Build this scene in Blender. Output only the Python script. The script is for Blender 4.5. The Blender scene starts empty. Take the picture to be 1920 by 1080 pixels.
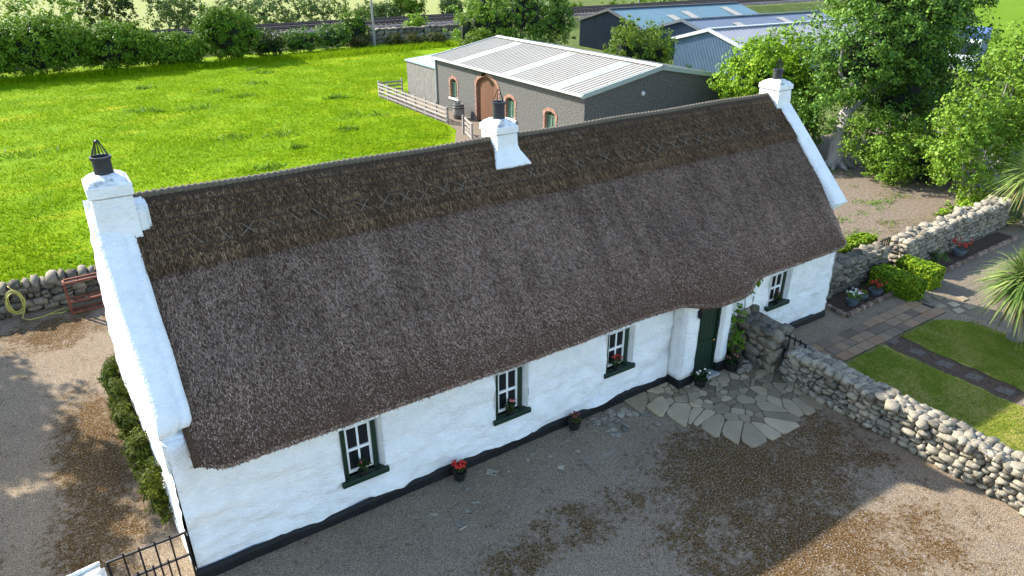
import bpy, math, random
import numpy as np
from mathutils import Matrix, Vector
S = bpy.context.scene
col = S.collection
rng = np.random.default_rng(7)
random.seed(7)
R_ = math.radians

# ---------------------------------------------------------------- camera, sky, sun, exposure
cam = bpy.data.cameras.new('camera'); co = bpy.data.objects.new('camera', cam); col.objects.link(co)
cam.lens = 24.77; cam.sensor_width = 36; cam.clip_start = .1; cam.clip_end = 3000
co.matrix_world = Matrix(((.83396, .241815, -.49602, -.353), (-.551825, .365449, -.749624, -10.648),
                          (0, .898873, .438209, 10.0), (0, 0, 0, 1)))
S.camera = co
SUN = Vector((-.80, 1.40, 1.0)).normalized()
W = bpy.data.worlds.new('World'); S.world = W; W.use_nodes = True
wn = W.node_tree.nodes; wl = W.node_tree.links
sky = wn.new('ShaderNodeTexSky'); sky.sky_type = 'NISHITA'; sky.sun_disc = False
sky.sun_elevation = math.asin(SUN.z); sky.sun_rotation = math.atan2(SUN.x, SUN.y)
sky.air_density = 1.0; sky.dust_density = .6; sky.ozone_density = 1.0
wl.new(sky.outputs[0], wn['Background'].inputs[0]); wn['Background'].inputs[1].default_value = .15
sl = bpy.data.lights.new('sun', 'SUN'); sl.energy = 4.3; sl.angle = R_(.55); sl.color = (1, .95, .86)
so = bpy.data.objects.new('sun', sl); col.objects.link(so); so.location = (-40, 75, 50)
so.rotation_euler = SUN.to_track_quat('Z', 'Y').to_euler()
S.view_settings.view_transform = 'Standard'; S.view_settings.look = 'None'
S.view_settings.exposure = 1.65; S.view_settings.gamma = 1
S.render.resolution_x = 1024; S.render.resolution_y = 576

# ---------------------------------------------------------------- helpers
def link(o, parent=None, label=None, cat=None, group=None, kind=None):
    col.objects.link(o)
    if parent is not None: o.parent = parent
    if label: o['label'] = label
    if cat: o['category'] = cat
    if group: o['group'] = group
    if kind: o['kind'] = kind
    return o
def empty(name, loc=(0, 0, 0), rz=0, **k):
    o = bpy.data.objects.new(name, None); o.empty_display_size = .2
    o.location = loc; o.rotation_euler = (0, 0, rz)
    return link(o, **k)
def mesh_data(name, V, F, mat=None, smooth=False):
    me = bpy.data.meshes.new(name)
    V = np.asarray(V, dtype=np.float32).reshape(-1, 3)
    if isinstance(F, np.ndarray):
        n, k = F.shape
        me.vertices.add(len(V)); me.vertices.foreach_set('co', V.ravel())
        me.loops.add(n*k); me.loops.foreach_set('vertex_index', F.astype(np.int32).ravel())
        me.polygons.add(n); me.polygons.foreach_set('loop_start', np.arange(0, n*k, k, dtype=np.int32))
        me.polygons.foreach_set('loop_total', np.full(n, k, dtype=np.int32))
        me.update(calc_edges=True); me.validate()
    else:
        me.from_pydata(V.tolist(), [], F); me.update()
    if smooth: me.polygons.foreach_set('use_smooth', np.ones(len(me.polygons), dtype=bool))
    if mat: me.materials.append(mat)
    return me
def obj(name, V, F, mat, parent=None, smooth=False, loc=None, **k):
    o = bpy.data.objects.new(name, mesh_data(name, V, F, mat, smooth))
    if loc is not None: o.location = loc
    return link(o, parent, **k)
class MB:                                   # collects shapes into ONE mesh
    def __init__(s): s.v = []; s.f = []
    def add(s, V, F):
        b = len(s.v); s.v += [tuple(map(float, p)) for p in V]; s.f += [[i+b for i in q] for q in F]; return s
    def box(s, x0, x1, y0, y1, z0, z1):
        V = [(x, y, z) for z in (z0, z1) for y in (y0, y1) for x in (x0, x1)]
        return s.add(V, [(0, 2, 3, 1), (4, 5, 7, 6), (0, 1, 5, 4), (2, 6, 7, 3), (0, 4, 6, 2), (1, 3, 7, 5)])
    def tube(s, pts, r, n=6, caps=True):
        pts = [Vector(p) for p in pts]; rr = r if isinstance(r, (list, tuple)) else [r]*len(pts)
        V = []; F = []
        for i, p in enumerate(pts):
            d = (pts[min(i+1, len(pts)-1)]-pts[max(i-1, 0)]).normalized()
            a = d.cross(Vector((0, 0, 1)) if abs(d.z) < .9 else Vector((1, 0, 0))).normalized(); b = d.cross(a)
            for k in range(n):
                t = 2*math.pi*k/n; V.append(p+(a*math.cos(t)+b*math.sin(t))*rr[i])
        for i in range(len(pts)-1):
            for k in range(n): F.append((i*n+k, i*n+(k+1) % n, (i+1)*n+(k+1) % n, (i+1)*n+k))
        if caps: F += [tuple(range(n))[::-1], tuple(range((len(pts)-1)*n, len(pts)*n))]
        return s.add(V, F)
    def bar(s, a, b, w, h):                  # rectangular bar between two points
        a = Vector(a); b = Vector(b); d = (b-a).normalized()
        u = d.cross(Vector((0, 0, 1)) if abs(d.z) < .9 else Vector((0, 1, 0))).normalized(); v = u.cross(d)
        V = [p+u*x+v*z for p in (a, b) for x, z in ((-w/2, -h/2), (w/2, -h/2), (w/2, h/2), (-w/2, h/2))]
        return s.add(V, [(0, 1, 2, 3), (7, 6, 5, 4), (0, 4, 5, 1), (1, 5, 6, 2), (2, 6, 7, 3), (3, 7, 4, 0)])
    def lathe(s, prof, n=16, c=(0, 0, 0)):
        V = []; F = []
        for r, z in prof:
            for k in range(n): V.append((c[0]+r*math.cos(2*math.pi*k/n), c[1]+r*math.sin(2*math.pi*k/n), c[2]+z))
        for i in range(len(prof)-1):
            for k in range(n): F.append((i*n+k, i*n+(k+1) % n, (i+1)*n+(k+1) % n, (i+1)*n+k))
        F.append(tuple(range((len(prof)-1)*n, len(prof)*n)))
        return s.add(V, F)
    def prism(s, poly, axis, a, b):          # poly of 2D points extruded along axis
        def P(u, v, w): return {'x': (w, u, v), 'y': (u, w, v), 'z': (u, v, w)}[axis]
        n = len(poly); V = [P(u, v, a) for u, v in poly]+[P(u, v, b) for u, v in poly]
        return s.add(V, [tuple(range(n))[::-1], tuple(range(n, 2*n))]+[(i, (i+1) % n, (i+1) % n+n, i+n) for i in range(n)])
    def build(s, name, mat, parent=None, smooth=False, loc=None, fix=True, bevel=0, **k):
        o = obj(name, s.v, s.f, mat, parent, smooth, loc, **k)
        if fix:
            import bmesh
            bm = bmesh.new(); bm.from_mesh(o.data); bmesh.ops.recalc_face_normals(bm, faces=bm.faces)
            if bevel: bmesh.ops.bevel(bm, geom=bm.edges, offset=bevel, segments=1, affect='EDGES', clamp_overlap=True)
            bm.to_mesh(o.data); bm.free()
            if smooth: o.data.polygons.foreach_set('use_smooth', np.ones(len(o.data.polygons), dtype=bool))
        return o
def hashn(ix, iy, iz, seed=0):
    h = (ix*374761393+iy*668265263+iz*1274126177+seed*974711) & 0xffffffff
    h = ((h ^ (h >> 13))*1274126177) & 0xffffffff
    return ((h ^ (h >> 16)) & 0xffffff)/float(0xffffff)
def vnoise(P, seed=0):
    P = np.asarray(P, float); i = np.floor(P).astype(np.int64); f = P-i; f = f*f*(3-2*f); r = 0
    for dx in (0, 1):
        for dy in (0, 1):
            for dz in (0, 1):
                w = (f[:, 0] if dx else 1-f[:, 0])*(f[:, 1] if dy else 1-f[:, 1])*(f[:, 2] if dz else 1-f[:, 2])
                r = r+w*hashn(i[:, 0]+dx, i[:, 1]+dy, i[:, 2]+dz, seed)
    return r*2-1
def fbm(P, o=3, seed=0):
    P = np.asarray(P, float); r = 0; a = 1; t = 0
    for k in range(o): r = r+a*vnoise(P*2**k, seed+k); t += a; a *= .5
    return r/t
def grid_faces(nu, nv):
    i = np.arange(nu-1)[:, None]*nv+np.arange(nv-1)[None]
    return np.stack([i, i+nv, i+nv+1, i+1], -1).reshape(-1, 4)

# ---------------------------------------------------------------- materials
def newmat(name):
    m = bpy.data.materials.new(name); m.use_nodes = True
    n = m.node_tree.nodes; return m, n, m.node_tree.links, n['Principled BSDF']
def ramp(n, l, fac, stops):
    r = n.new('ShaderNodeValToRGB'); e = r.color_ramp.elements
    while len(e) < len(stops): e.new(.5)
    for q, (p, c) in zip(e, stops): q.position = p; q.color = (*c, 1)
    l.new(fac, r.inputs[0]); return r.outputs[0]
def noise(n, l, vec, scale, detail=3, rough=.55, dist=0):
    t = n.new('ShaderNodeTexNoise'); t.inputs['Scale'].default_value = scale; t.inputs['Detail'].default_value = detail
    t.inputs['Roughness'].default_value = rough; t.inputs['Distortion'].default_value = dist
    if vec is not None: l.new(vec, t.inputs['Vector'])
    return t.outputs['Fac']
def mixc(n, l, fac, a, b, mode='MIX'):
    x = n.new('ShaderNodeMix'); x.data_type = 'RGBA'; x.blend_type = mode
    for s, v in ((x.inputs[0], fac), (x.inputs[6], a), (x.inputs[7], b)):
        if hasattr(v, 'links'): l.new(v, s)
        elif isinstance(v, (int, float)): s.default_value = v
        else: s.default_value = (*v, 1)
    return x.outputs[2]
def math_(n, l, op, a, b=0., c=None, clamp=False):
    x = n.new('ShaderNodeMath'); x.operation = op; x.use_clamp = clamp
    for s, v in zip(x.inputs, (a, b, c)):
        if v is None: continue
        if hasattr(v, 'links'): l.new(v, s)
        else: s.default_value = v
    return x.outputs[0]
def coord(n, l, world=False, scale=None):
    if world: o = n.new('ShaderNodeNewGeometry').outputs['Position']
    else: o = n.new('ShaderNodeTexCoord').outputs['Object']
    if scale:
        m = n.new('ShaderNodeMapping'); m.inputs['Scale'].default_value = scale; l.new(o, m.inputs[0]); o = m.outputs[0]
    return o
def bump(n, l, b, h, strength=.4, dist=.02):
    x = n.new('ShaderNodeBump'); x.inputs['Strength'].default_value = strength; x.inputs['Distance'].default_value = dist
    l.new(h, x.inputs['Height']); l.new(x.outputs[0], b.inputs['Normal'])
def rough_mat(name, stops, scale=6, detail=5, rough=.85, bs=.3, bd=.01, bscale=None, world=False, per_obj=0, cs=None, spec=.3, metal=0):
    m, n, l, b = newmat(name); c = coord(n, l, world, cs)
    f = noise(n, l, c, scale, detail, .6)
    if per_obj:
        r = n.new('ShaderNodeObjectInfo').outputs['Random']
        f = math_(n, l, 'ADD', math_(n, l, 'MULTIPLY', r, per_obj), math_(n, l, 'MULTIPLY', f, 1-per_obj))
    l.new(ramp(n, l, f, stops), b.inputs['Base Color']); b.inputs['Roughness'].default_value = rough
    b.inputs['Specular IOR Level'].default_value = spec; b.inputs['Metallic'].default_value = metal
    bump(n, l, b, noise(n, l, c, bscale or scale*4, 4, .65), bs, bd); return m
def island_mat(name, stops, rough=.7, trans=0., spec=.25, nscale=.5, namp=.35, world=True):
    """blades, leaves and straws: every loose piece takes its own tone"""
    m, n, l, b = newmat(name)
    g = n.new('ShaderNodeNewGeometry'); f = g.outputs['Random Per Island']
    nz = noise(n, l, g.outputs['Position'], nscale, 3)
    f = math_(n, l, 'ADD', math_(n, l, 'MULTIPLY', f, 1-namp), math_(n, l, 'MULTIPLY', math_(n, l, 'MULTIPLY_ADD', nz, 2.2, -.6, True), namp))
    c = ramp(n, l, f, stops); l.new(c, b.inputs['Base Color']); b.inputs['Roughness'].default_value = rough
    b.inputs['Specular IOR Level'].default_value = spec*.3
    if trans:
        t = n.new('ShaderNodeBsdfTranslucent'); x = n.new('ShaderNodeMixShader'); x.inputs[0].default_value = trans
        l.new(mixc(n, l, .35, c, (.35, .5, .03), 'MIX'), t.inputs[0])
        l.new(b.outputs[0], x.inputs[1]); l.new(t.outputs[0], x.inputs[2]); l.new(x.outputs[0], n['Material Output'].inputs[0])
    return m
def plain(name, c, rough=.6, metal=0, spec=.4, var=.12, scale=9):
    return rough_mat(name, [(.25, tuple(v*(1-var) for v in c)), (.75, tuple(min(1, v*(1+var)) for v in c))], scale, 4, rough, .15, .004, scale*5, spec=spec, metal=metal)

def lime_mat():
    m, n, l, b = newmat('limewash'); c = coord(n, l)
    a = noise(n, l, c, 2.2, 6, .65); k = ramp(n, l, a, [(.25, (.70, .71, .70)), (.6, (.84, .84, .82))])
    d = noise(n, l, c, 11, 5, .75); dm = math_(n, l, 'MULTIPLY_ADD', d, 7, -4.45, True)
    k = mixc(n, l, math_(n, l, 'MULTIPLY', dm, .45), k, (.42, .43, .40))
    l.new(k, b.inputs['Base Color']); b.inputs['Roughness'].default_value = .9; b.inputs['Specular IOR Level'].default_value = .15
    bump(n, l, b, noise(n, l, coord(n, l, False, (1, 1, 1.8)), 9, 5, .6), 1.0, .05); return m
LIME = lime_mat()
def weathered_lime():
    m, n, l, b = newmat('weathered_limewash'); c = coord(n, l)
    a = noise(n, l, c, 5, 7, .7); k = ramp(n, l, a, [(.40, (.33, .33, .31)), (.50, (.62, .62, .59)), (.60, (.80, .80, .78))])
    l.new(k, b.inputs['Base Color']); b.inputs['Roughness'].default_value = .92; b.inputs['Specular IOR Level'].default_value = .1
    bump(n, l, b, noise(n, l, c, 20, 5, .7), .5, .02); return m
WLIME = weathered_lime()
TAR = rough_mat('black_tar', [(.3, (.003, .003, .004)), (.8, (.010, .010, .011))], 6, 4, .6, .5, .02)
GREENP = plain('green_paint', (.010, .028, .014), .45, var=.25)
WHITEP = plain('white_paint', (.78, .78, .76), .5, var=.05)
IRON = plain('black_iron', (.007, .007, .008), .45, var=.3)
POTB = plain('black_clay', (.022, .023, .028), .5, var=.3)
RUST = rough_mat('red_oxide', [(.3, (.112, .032, .017)), (.7, (.252, .077, .042))], 14, 5, .75, .4, .004)
GLASS, n_, l_, b_ = newmat('dim_interior_glass'); b_.inputs['Base Color'].default_value = (.012, .014, .016, 1); b_.inputs['Roughness'].default_value = .06  # opaque panes; the dim interior behind is put into their dark colour
STONE = None
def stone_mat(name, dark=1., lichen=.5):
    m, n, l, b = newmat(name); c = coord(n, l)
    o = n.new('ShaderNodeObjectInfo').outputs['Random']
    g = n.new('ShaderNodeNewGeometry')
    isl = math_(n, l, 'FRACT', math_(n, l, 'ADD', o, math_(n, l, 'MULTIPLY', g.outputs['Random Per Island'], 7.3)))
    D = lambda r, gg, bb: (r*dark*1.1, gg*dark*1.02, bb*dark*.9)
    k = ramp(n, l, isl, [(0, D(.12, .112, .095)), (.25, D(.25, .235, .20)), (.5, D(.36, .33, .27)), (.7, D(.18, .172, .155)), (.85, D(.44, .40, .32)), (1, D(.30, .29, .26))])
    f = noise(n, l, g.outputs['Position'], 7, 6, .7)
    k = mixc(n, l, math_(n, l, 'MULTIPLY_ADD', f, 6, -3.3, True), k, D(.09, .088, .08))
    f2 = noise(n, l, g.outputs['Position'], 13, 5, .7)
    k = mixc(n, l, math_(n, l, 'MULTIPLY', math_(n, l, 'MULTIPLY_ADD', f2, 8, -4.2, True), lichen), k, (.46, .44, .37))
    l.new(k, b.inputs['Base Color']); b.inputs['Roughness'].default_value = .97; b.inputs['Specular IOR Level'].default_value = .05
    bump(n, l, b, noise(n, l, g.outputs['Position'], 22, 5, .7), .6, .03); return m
STONE = stone_mat('field_stone', .78, .5); DSTONE = stone_mat('shade_dark_field_stone', .58, .3)  # second is the same stone, darkened to carry the shade of unlit walls
MORTAR = rough_mat('wall_core', [(.3, (.017, .017, .015)), (.7, (.041, .039, .033))], 12, 5, .95, .8, .03)

# thatch
def thatch_mat(name, stops, spec=.03):
    m, n, l, b = newmat(name); g = n.new('ShaderNodeNewGeometry'); p = g.outputs['Position']
    st = noise(n, l, coord(n, l, True, (2.6, .28, .28)), 1.0, 5, .7); pa = noise(n, l, p, .55, 4, .6)       # weather streaks down the slope, broad patches
    f = math_(n, l, 'ADD', math_(n, l, 'MULTIPLY', g.outputs['Random Per Island'], .66), math_(n, l, 'MULTIPLY', math_(n, l, 'MULTIPLY_ADD', st, 2.4, -.7, True), .20))
    f = math_(n, l, 'ADD', f, math_(n, l, 'MULTIPLY', math_(n, l, 'MULTIPLY_ADD', pa, 2.4, -.7, True), .14))
    l.new(ramp(n, l, f, stops), b.inputs['Base Color']); b.inputs['Roughness'].default_value = .9; b.inputs['Specular IOR Level'].default_value = spec; return m
TH_BODY = thatch_mat('reed_thatch', [(0, (.029, .019, .013)), (.3, (.114, .075, .053)), (.6, (.287, .193, .138)), (.85, (.560, .382, .276)), (1, (.846, .604, .437))])
TH_CAP = thatch_mat('ridge_straw', [(0, (.017, .010, .005)), (.35, (.070, .043, .024)), (.65, (.171, .105, .056)), (.85, (.354, .224, .119)), (1, (.613, .401, .224))])
TH_BASE = rough_mat('thatch_underlay', [(.3, (.029, .016, .008)), (.7, (.160, .085, .043))], 34, 5, .95, 1, .04, 60)
TH_BASEC = rough_mat('ridge_underlay', [(.3, (.024, .015, .009)), (.7, (.082, .054, .030))], 30, 5, .95, 1, .03, 50, cs=(1, .3, .3))
HAZEL = plain('hazel_rod', (.045, .033, .024), .8, var=.35)

# ground
def gravel_mat():
    m, n, l, b = newmat('yard_gravel'); p = coord(n, l, True)
    fine = noise(n, l, p, 46, 4, .8); mid = noise(n, l, p, 6, 4, .6); big = noise(n, l, p, .55, 4, .6, .4)
    g = ramp(n, l, fine, [(.32, (.065, .050, .034)), (.46, (.211, .163, .110)), (.56, (.352, .271, .188)), (.70, (.760, .596, .414))])
    # moss and litter patches: brown with straw-coloured flecks
    fm = noise(n, l, p, 27, 4, .85)
    moss = ramp(n, l, fm, [(.36, (.021, .011, .004)), (.48, (.085, .043, .014)), (.57, (.180, .113, .045)), (.67, (.52, .45, .32))])
    sx = n.new('ShaderNodeSeparateXYZ'); l.new(p, sx.inputs[0])
    tot = None
    for x, y, rx, ry, a in ((10.4, -3.6, 2.4, 1.8, .9), (9.4, -5.9, 2.6, 1.7, .8), (6.5, -2.9, 1.5, .6, .55), (4.9, -3.0, .9, .55, .7), (12.6, -4.0, .9, 1.3, .75),
                            (11.4, -6.6, 1.6, 1.5, .5), (-1.2, 4.6, .75, 2.6, .95), (-1.4, 1.9, .9, 1.5, .75), (-1.6, 11.4, 1.3, 1.2, .8), (8.3, -4.3, 1.3, .7, .7)):
        d = n.new('ShaderNodeMath'); d.operation = 'POWER'
        ux = math_(n, l, 'DIVIDE', math_(n, l, 'SUBTRACT', sx.outputs[0], x), rx); uy = math_(n, l, 'DIVIDE', math_(n, l, 'SUBTRACT', sx.outputs[1], y), ry)
        q = math_(n, l, 'ADD', math_(n, l, 'MULTIPLY', ux, ux), math_(n, l, 'MULTIPLY', uy, uy))
        q = math_(n, l, 'MULTIPLY', math_(n, l, 'SUBTRACT', 1., math_(n, l, 'MULTIPLY', q, .55)), a, clamp=True)
        tot = q if tot is None else math_(n, l, 'MAXIMUM', tot, q)
    pat = math_(n, l, 'ADD', tot, math_(n, l, 'MULTIPLY_ADD', noise(n, l, p, 1.5, 6, .75, .3), 2.4, -1.45))
    pat = math_(n, l, 'ADD', pat, math_(n, l, 'MULTIPLY_ADD', noise(n, l, p, 9, 5, .8), 2.4, -1.2))
    pat = math_(n, l, 'MULTIPLY', math_(n, l, 'MULTIPLY_ADD', pat, 2.2, .10, True), .95)
    k = mixc(n, l, pat, g, moss)
    ly = math_(n, l, 'ABSOLUTE', math_(n, l, 'ADD', math_(n, l, 'ADD', sx.outputs[1], 1.62), math_(n, l, 'MULTIPLY_ADD', noise(n, l, p, .9, 2), .3, -.15)))
    lm = math_(n, l, 'MULTIPLY', math_(n, l, 'MULTIPLY_ADD', ly, -16, 1.0, True), math_(n, l, 'MULTIPLY_ADD', noise(n, l, p, 1.3, 3), 7, -3.6, True))
    k = mixc(n, l, math_(n, l, 'MULTIPLY', lm, .6), k, (.36, .345, .31))
    k = mixc(n, l, math_(n, l, 'MULTIPLY_ADD', big, 3, -1.3, True), k, (.85, .83, .80), 'MULTIPLY')
    k = mixc(n, l, .35, k, mixc(n, l, mid, (.6, .6, .6), (1.25, 1.2, 1.15)), 'MULTIPLY')
    l.new(k, b.inputs['Base Color']); b.inputs['Roughness'].default_value = 1; b.inputs['Specular IOR Level'].default_value = .04
    bump(n, l, b, fine, .9, .03); return m
GRAVEL = gravel_mat()
DRIVE = rough_mat('drive_gravel', [(.3, (.17, .165, .15)), (.5, (.27, .26, .24)), (.7, (.40, .38, .35))], 26, 5, .95, .7, .02, 60, True)
SOIL = rough_mat('bare_soil', [(.25, (.083, .061, .041)), (.5, (.149, .113, .080)), (.75, (.253, .204, .143))], 9, 10, .95, .5, .012, 60, True)
BEDSOIL = rough_mat('bed_soil', [(.3, (.037, .022, .012)), (.7, (.128, .078, .046))], 14, 6, .95, .8, .04, 40, True)
BARK = rough_mat('pale_gravel', [(.3, (.095, .071, .048)), (.55, (.190, .147, .100)), (.75, (.290, .240, .174))], 24, 6, .95, .7, .03, 50, True)
def field_mat(name, stops, scale=.35, yellow=0):
    m, n, l, b = newmat(name); p = coord(n, l, True)
    f = math_(n, l, 'ADD', math_(n, l, 'MULTIPLY', noise(n, l, p, scale, 5, .6, .5), .55), math_(n, l, 'MULTIPLY', noise(n, l, p, scale*14, 5, .7), .45))
    k = ramp(n, l, f, stops)
    if yellow:
        y = math_(n, l, 'MULTIPLY_ADD', noise(n, l, coord(n, l, True, (.5, 1.6, 1)), .22, 5, .7), 7, -3.9, True)
        k = mixc(n, l, math_(n, l, 'MULTIPLY', y, yellow), k, (.42, .36, .015))
    l.new(k, b.inputs['Base Color']); b.inputs['Roughness'].default_value = .95; b.inputs['Specular IOR Level'].default_value = .05
    bump(n, l, b, noise(n, l, p, scale*30, 4, .7), .9, .1); return m
FIELD = field_mat('meadow_grass', [(.34, (.083, .173, .002)), (.5, (.153, .255, .002)), (.64, (.223, .297, .004))], .35, .8)
FARF = field_mat('hay_field', [(.3, (.205, .230, .068)), (.7, (.269, .275, .109))], .08)
GREENF = field_mat('far_pasture', [(.3, (.083, .160, .006)), (.7, (.128, .205, .010))], .1)
LAWN = field_mat('lawn_turf', [(.30, (.091, .151, .014)), (.48, (.182, .224, .025)), (.57, (.40, .33, .10))], .9)
BANK = field_mat('rough_bank', [(.3, (.053, .090, .015)), (.55, (.105, .128, .038)), (.75, (.165, .150, .068))], .4)
BALLAST = rough_mat('ballast', [(.35, (.056, .050, .050)), (.65, (.152, .136, .132))], 3, 8, .95, .5, .05, 9, True)
GRASSB = island_mat('grass_blades', [(0, (.073, .168, .002)), (.4, (.145, .256, .002)), (.75, (.212, .302, .003)), (1, (.304, .350, .006))], .8, .3, .04, .25, .45)
LAWNB = island_mat('lawn_blades', [(0, (.091, .157, .014)), (.5, (.202, .252, .026)), (1, (.520, .414, .110))], .7, .2, .2, .8, .5)
WEED = island_mat('weed_leaves', [(0, (.048, .119, .009)), (.6, (.088, .187, .015)), (1, (.192, .289, .036))], .6, .25)

# ================================================================= setting
def sheet(name, poly, z, mat, parent=None, kind='structure'):
    return obj(name, [(x, y, z) for x, y in poly], [list(range(len(poly)))], mat, parent, kind=kind)
rect = lambda x0, x1, y0, y1: [(x0, y0), (x1, y0), (x1, y1), (x0, y1)]
def wob(poly, step=.28, amp=.055, seed=1):
    rr = random.Random(seed); out = []
    for a, b in zip(poly, poly[1:]+poly[:1]):
        n = max(1, int(math.hypot(b[0]-a[0], b[1]-a[1])/step))
        out += [(a[0]+(b[0]-a[0])*k/n+rr.uniform(-amp, amp), a[1]+(b[1]-a[1])*k/n+rr.uniform(-amp, amp)) for k in range(n)]
    return out
# the ground: one sheet to the horizon, gently uneven in the meadow
g = 900
ground = sheet('ground', rect(-g, g, -g, g), -.012, BANK)
# meadow: uneven sheet
nx, ny = 120, 150
xs = np.linspace(-30, 20.9, nx); ys = np.linspace(13.55, 66, ny)
XX, YY = np.meshgrid(xs, ys, indexing='ij')
def meadow_h(x, y):
    ed = np.interp(y, [13.6, 21.5, 23.8, 26.3, 27.9, 38.3, 38.6, 70], [16, 17, 18.6, 20.1, 20.4, 20.45, 24, 24])
    e = np.clip(np.minimum((ed-x)/1.2, (y-13.55)/1.5), 0, 1)
    return -.06*(x > ed+.2)+e*(.06+.06*fbm(np.stack([x*.25, y*.25, 0*x], -1).reshape(-1, 3), 3, 5).reshape(x.shape)+.05*fbm(np.stack([x*1.1, y*1.1, 0*x], -1).reshape(-1, 3), 3, 9).reshape(x.shape))
meadow = obj('meadow', np.stack([XX, YY, meadow_h(XX, YY)], -1), grid_faces(nx, ny), FIELD, smooth=True, kind='structure')
sheet('meadow_corner', [(20.3, 38.4), (20.9, 38.4), (22.4, 38.4), (30, 38.4), (46, 62), (40, 66), (20.9, 66)], .012, FIELD)
yard = sheet('yard', [(-.25, -16), (13.9, -16), (13.9, .3), (-.25, .3)], .004, GRAVEL)
drive = sheet('driveway', [(-14, -16), (-.25, -16), (-.25, .3), (.6, .3), (1.6, 13.3), (-14, 13.3)], .004, GRAVEL)
sheet('barn_yard', [(19.4, 13.6), (22.4, 13.6), (22.4, 38.3), (20.45, 38.3), (20.4, 27.9), (20.1, 26.3), (18.6, 23.8), (17, 21.5), (16, 13.6)], .016, BARK)
sheet('garden_gravel', [(13.9, -12), (34, -12), (34, .3), (13.9, .3)], .004, GRAVEL)
sheet('bare_plot', [(18.4, .9), (29, .9), (36, 3), (46, 9), (46, 14), (33, 13), (18.4, 12)], .006, SOIL)
sheet('gravel_walk', wob([(21.3, -2.2), (22, -.62), (31, -.62), (34, -3), (24, -6), (21.5, -4.8)], .4, .1, 3), .008, BARK)
la = sheet('lawn', wob([(14.3, -2.28), (17.55, -2.28), (17.5, -9.5), (14.3, -9.5)]), .030, LAWN)
lb = sheet('lawn_beside_cordyline', wob([(18.35, -2.3), (20.2, -2.28), (20.9, -2.9), (21.3, -5.2), (20.8, -9.5), (18.3, -9.5)], seed=2), .030, LAWN)
sheet('lawn_strip_bed', [(17.3, -2.25), (18.6, -2.25), (18.6, -5.6), (17.3, -5.6)], .016, BEDSOIL)
# the far land
sheet('hay_field', [(-200, 96), (75, 96), (78, 180), (-200, 180)], .03, FARF)
sheet('far_pasture', [(80, 20), (300, 20), (300, 160), (112, 84), (80, 50)], .02, GREENF)
# railway embankment along X
bankp = [(66.5, -.02), (69.5, 1.0), (71, 1.05), (71.6, 1.35), (79.6, 1.35), (80.4, 1.0), (84, -.02)]
V = []; F = []
xs_ = np.linspace(-80, 220, 151)
for i, x in enumerate(xs_):
    for y, z in bankp: V.append((x, y+.25*math.sin(x*.7+z), z))
    if i:
        for k in range(6): F.append((i*7-7+k, i*7+k, i*7+k+1, i*7-6+k))
emb = obj('railway_embankment', V, F, BANK, kind='structure'); emb.data.materials.append(BALLAST)
for p in emb.data.polygons:
    if p.index % 6 in (2, 3, 4): p.material_index = 1
SLEEP = plain('sleeper_timber', (.035, .028, .026), .9, var=.3); RAILM = plain('rail_steel', (.055, .038, .032), .6, var=.3)
for ty, nm in ((73.6, 'railway track nearer the meadow, dark rails on ballast'), (77.4, 'railway track on the far side of the ballast bed')):
    t = empty('railway_track', (60, ty, 1.35), label=nm, cat='railway track', group='tracks on the embankment')
    for dy in (-.72, .72): MB().box(-140, 160, dy-.05, dy+.05, .16, .33).build('rail', RAILM, t)
    m = MB()
    for k in range(-200, 230): m.box(k*.7-.13, k*.7+.13, -1.3, 1.3, 0, .16)
    m.build('sleepers', SLEEP, t, fix=False, kind='stuff')
# boundary wall under the embankment
# ================================================================= stones and dry stone walls
def stone_variants(k=10, seed=3):
    out = []; r = np.random.default_rng(seed)
    c = np.linspace(-1, 1, 3)
    for j in range(k):
        pts = {}; F = []
        def vid(p):
            key = tuple(np.round(p, 3))
            if key not in pts: pts[key] = len(pts)
            return pts[key]
        for ax in range(3):
            for sgn in (-1, 1):
                for a in range(2):
                    for b2 in range(2):
                        q = []
                        for (u, v) in ((a, b2), (a+1, b2), (a+1, b2+1), (a, b2+1)):
                            p = [0, 0, 0]; p[ax] = sgn; p[(ax+1) % 3] = c[u]; p[(ax+2) % 3] = c[v]; q.append(vid(p))
                        F.append(q if sgn > 0 else q[::-1])
        P = np.array(list(pts.keys()))
        ln = np.linalg.norm(P, axis=1, keepdims=True); P = P*(1-(.13+.25*(j % 3 == 0))*(ln-1)/.73)      # pull the corners in
        P = P*(1+.40*(r.random(P.shape)-.5)); P[:, 0] += .14*P[:, 2]*(r.random()-.5)*2; P[:, 2] *= 1+.25*(r.random()-.5)*P[:, 0]
        out.append((P*.5, np.array(F)))
    return out
SV = stone_variants()
SMESH = {}
def stone_mesh(i, mat, nm='stone'):
    k = (i, mat.name, nm)
    if k not in SMESH: SMESH[k] = mesh_data(nm, *SV[i], mat, i % 3 == 0)
    return SMESH[k]
def put_stones(root, items, mat, limit=295, nm='stone'):
    """items: (priority, loc, dims, rot); the most visible become parts, the rest one fill part"""
    items.sort(key=lambda t: -t[0]); rest = []
    for j, (pr, loc, dim, rot) in enumerate(items):
        i = random.randrange(len(SV))
        if j < limit:
            o = bpy.data.objects.new(nm, stone_mesh(i, mat, nm)); o.location = loc; o.scale = dim; o.rotation_euler = rot; link(o, root)
        else: rest.append((i, loc, dim, rot))
    if rest:
        VV = []; FF = []; b = 0
        from mathutils import Euler
        for i, loc, dim, rot in rest:
            P = SV[i][0]*np.array(dim); P = P@np.array(Euler(rot).to_matrix()).T+np.array(loc); VV.append(P); FF.append(SV[i][1]+b); b += len(P)
        obj(nm+'_fill', np.concatenate(VV), np.concatenate(FF), mat, root, True, kind='stuff')
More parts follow.
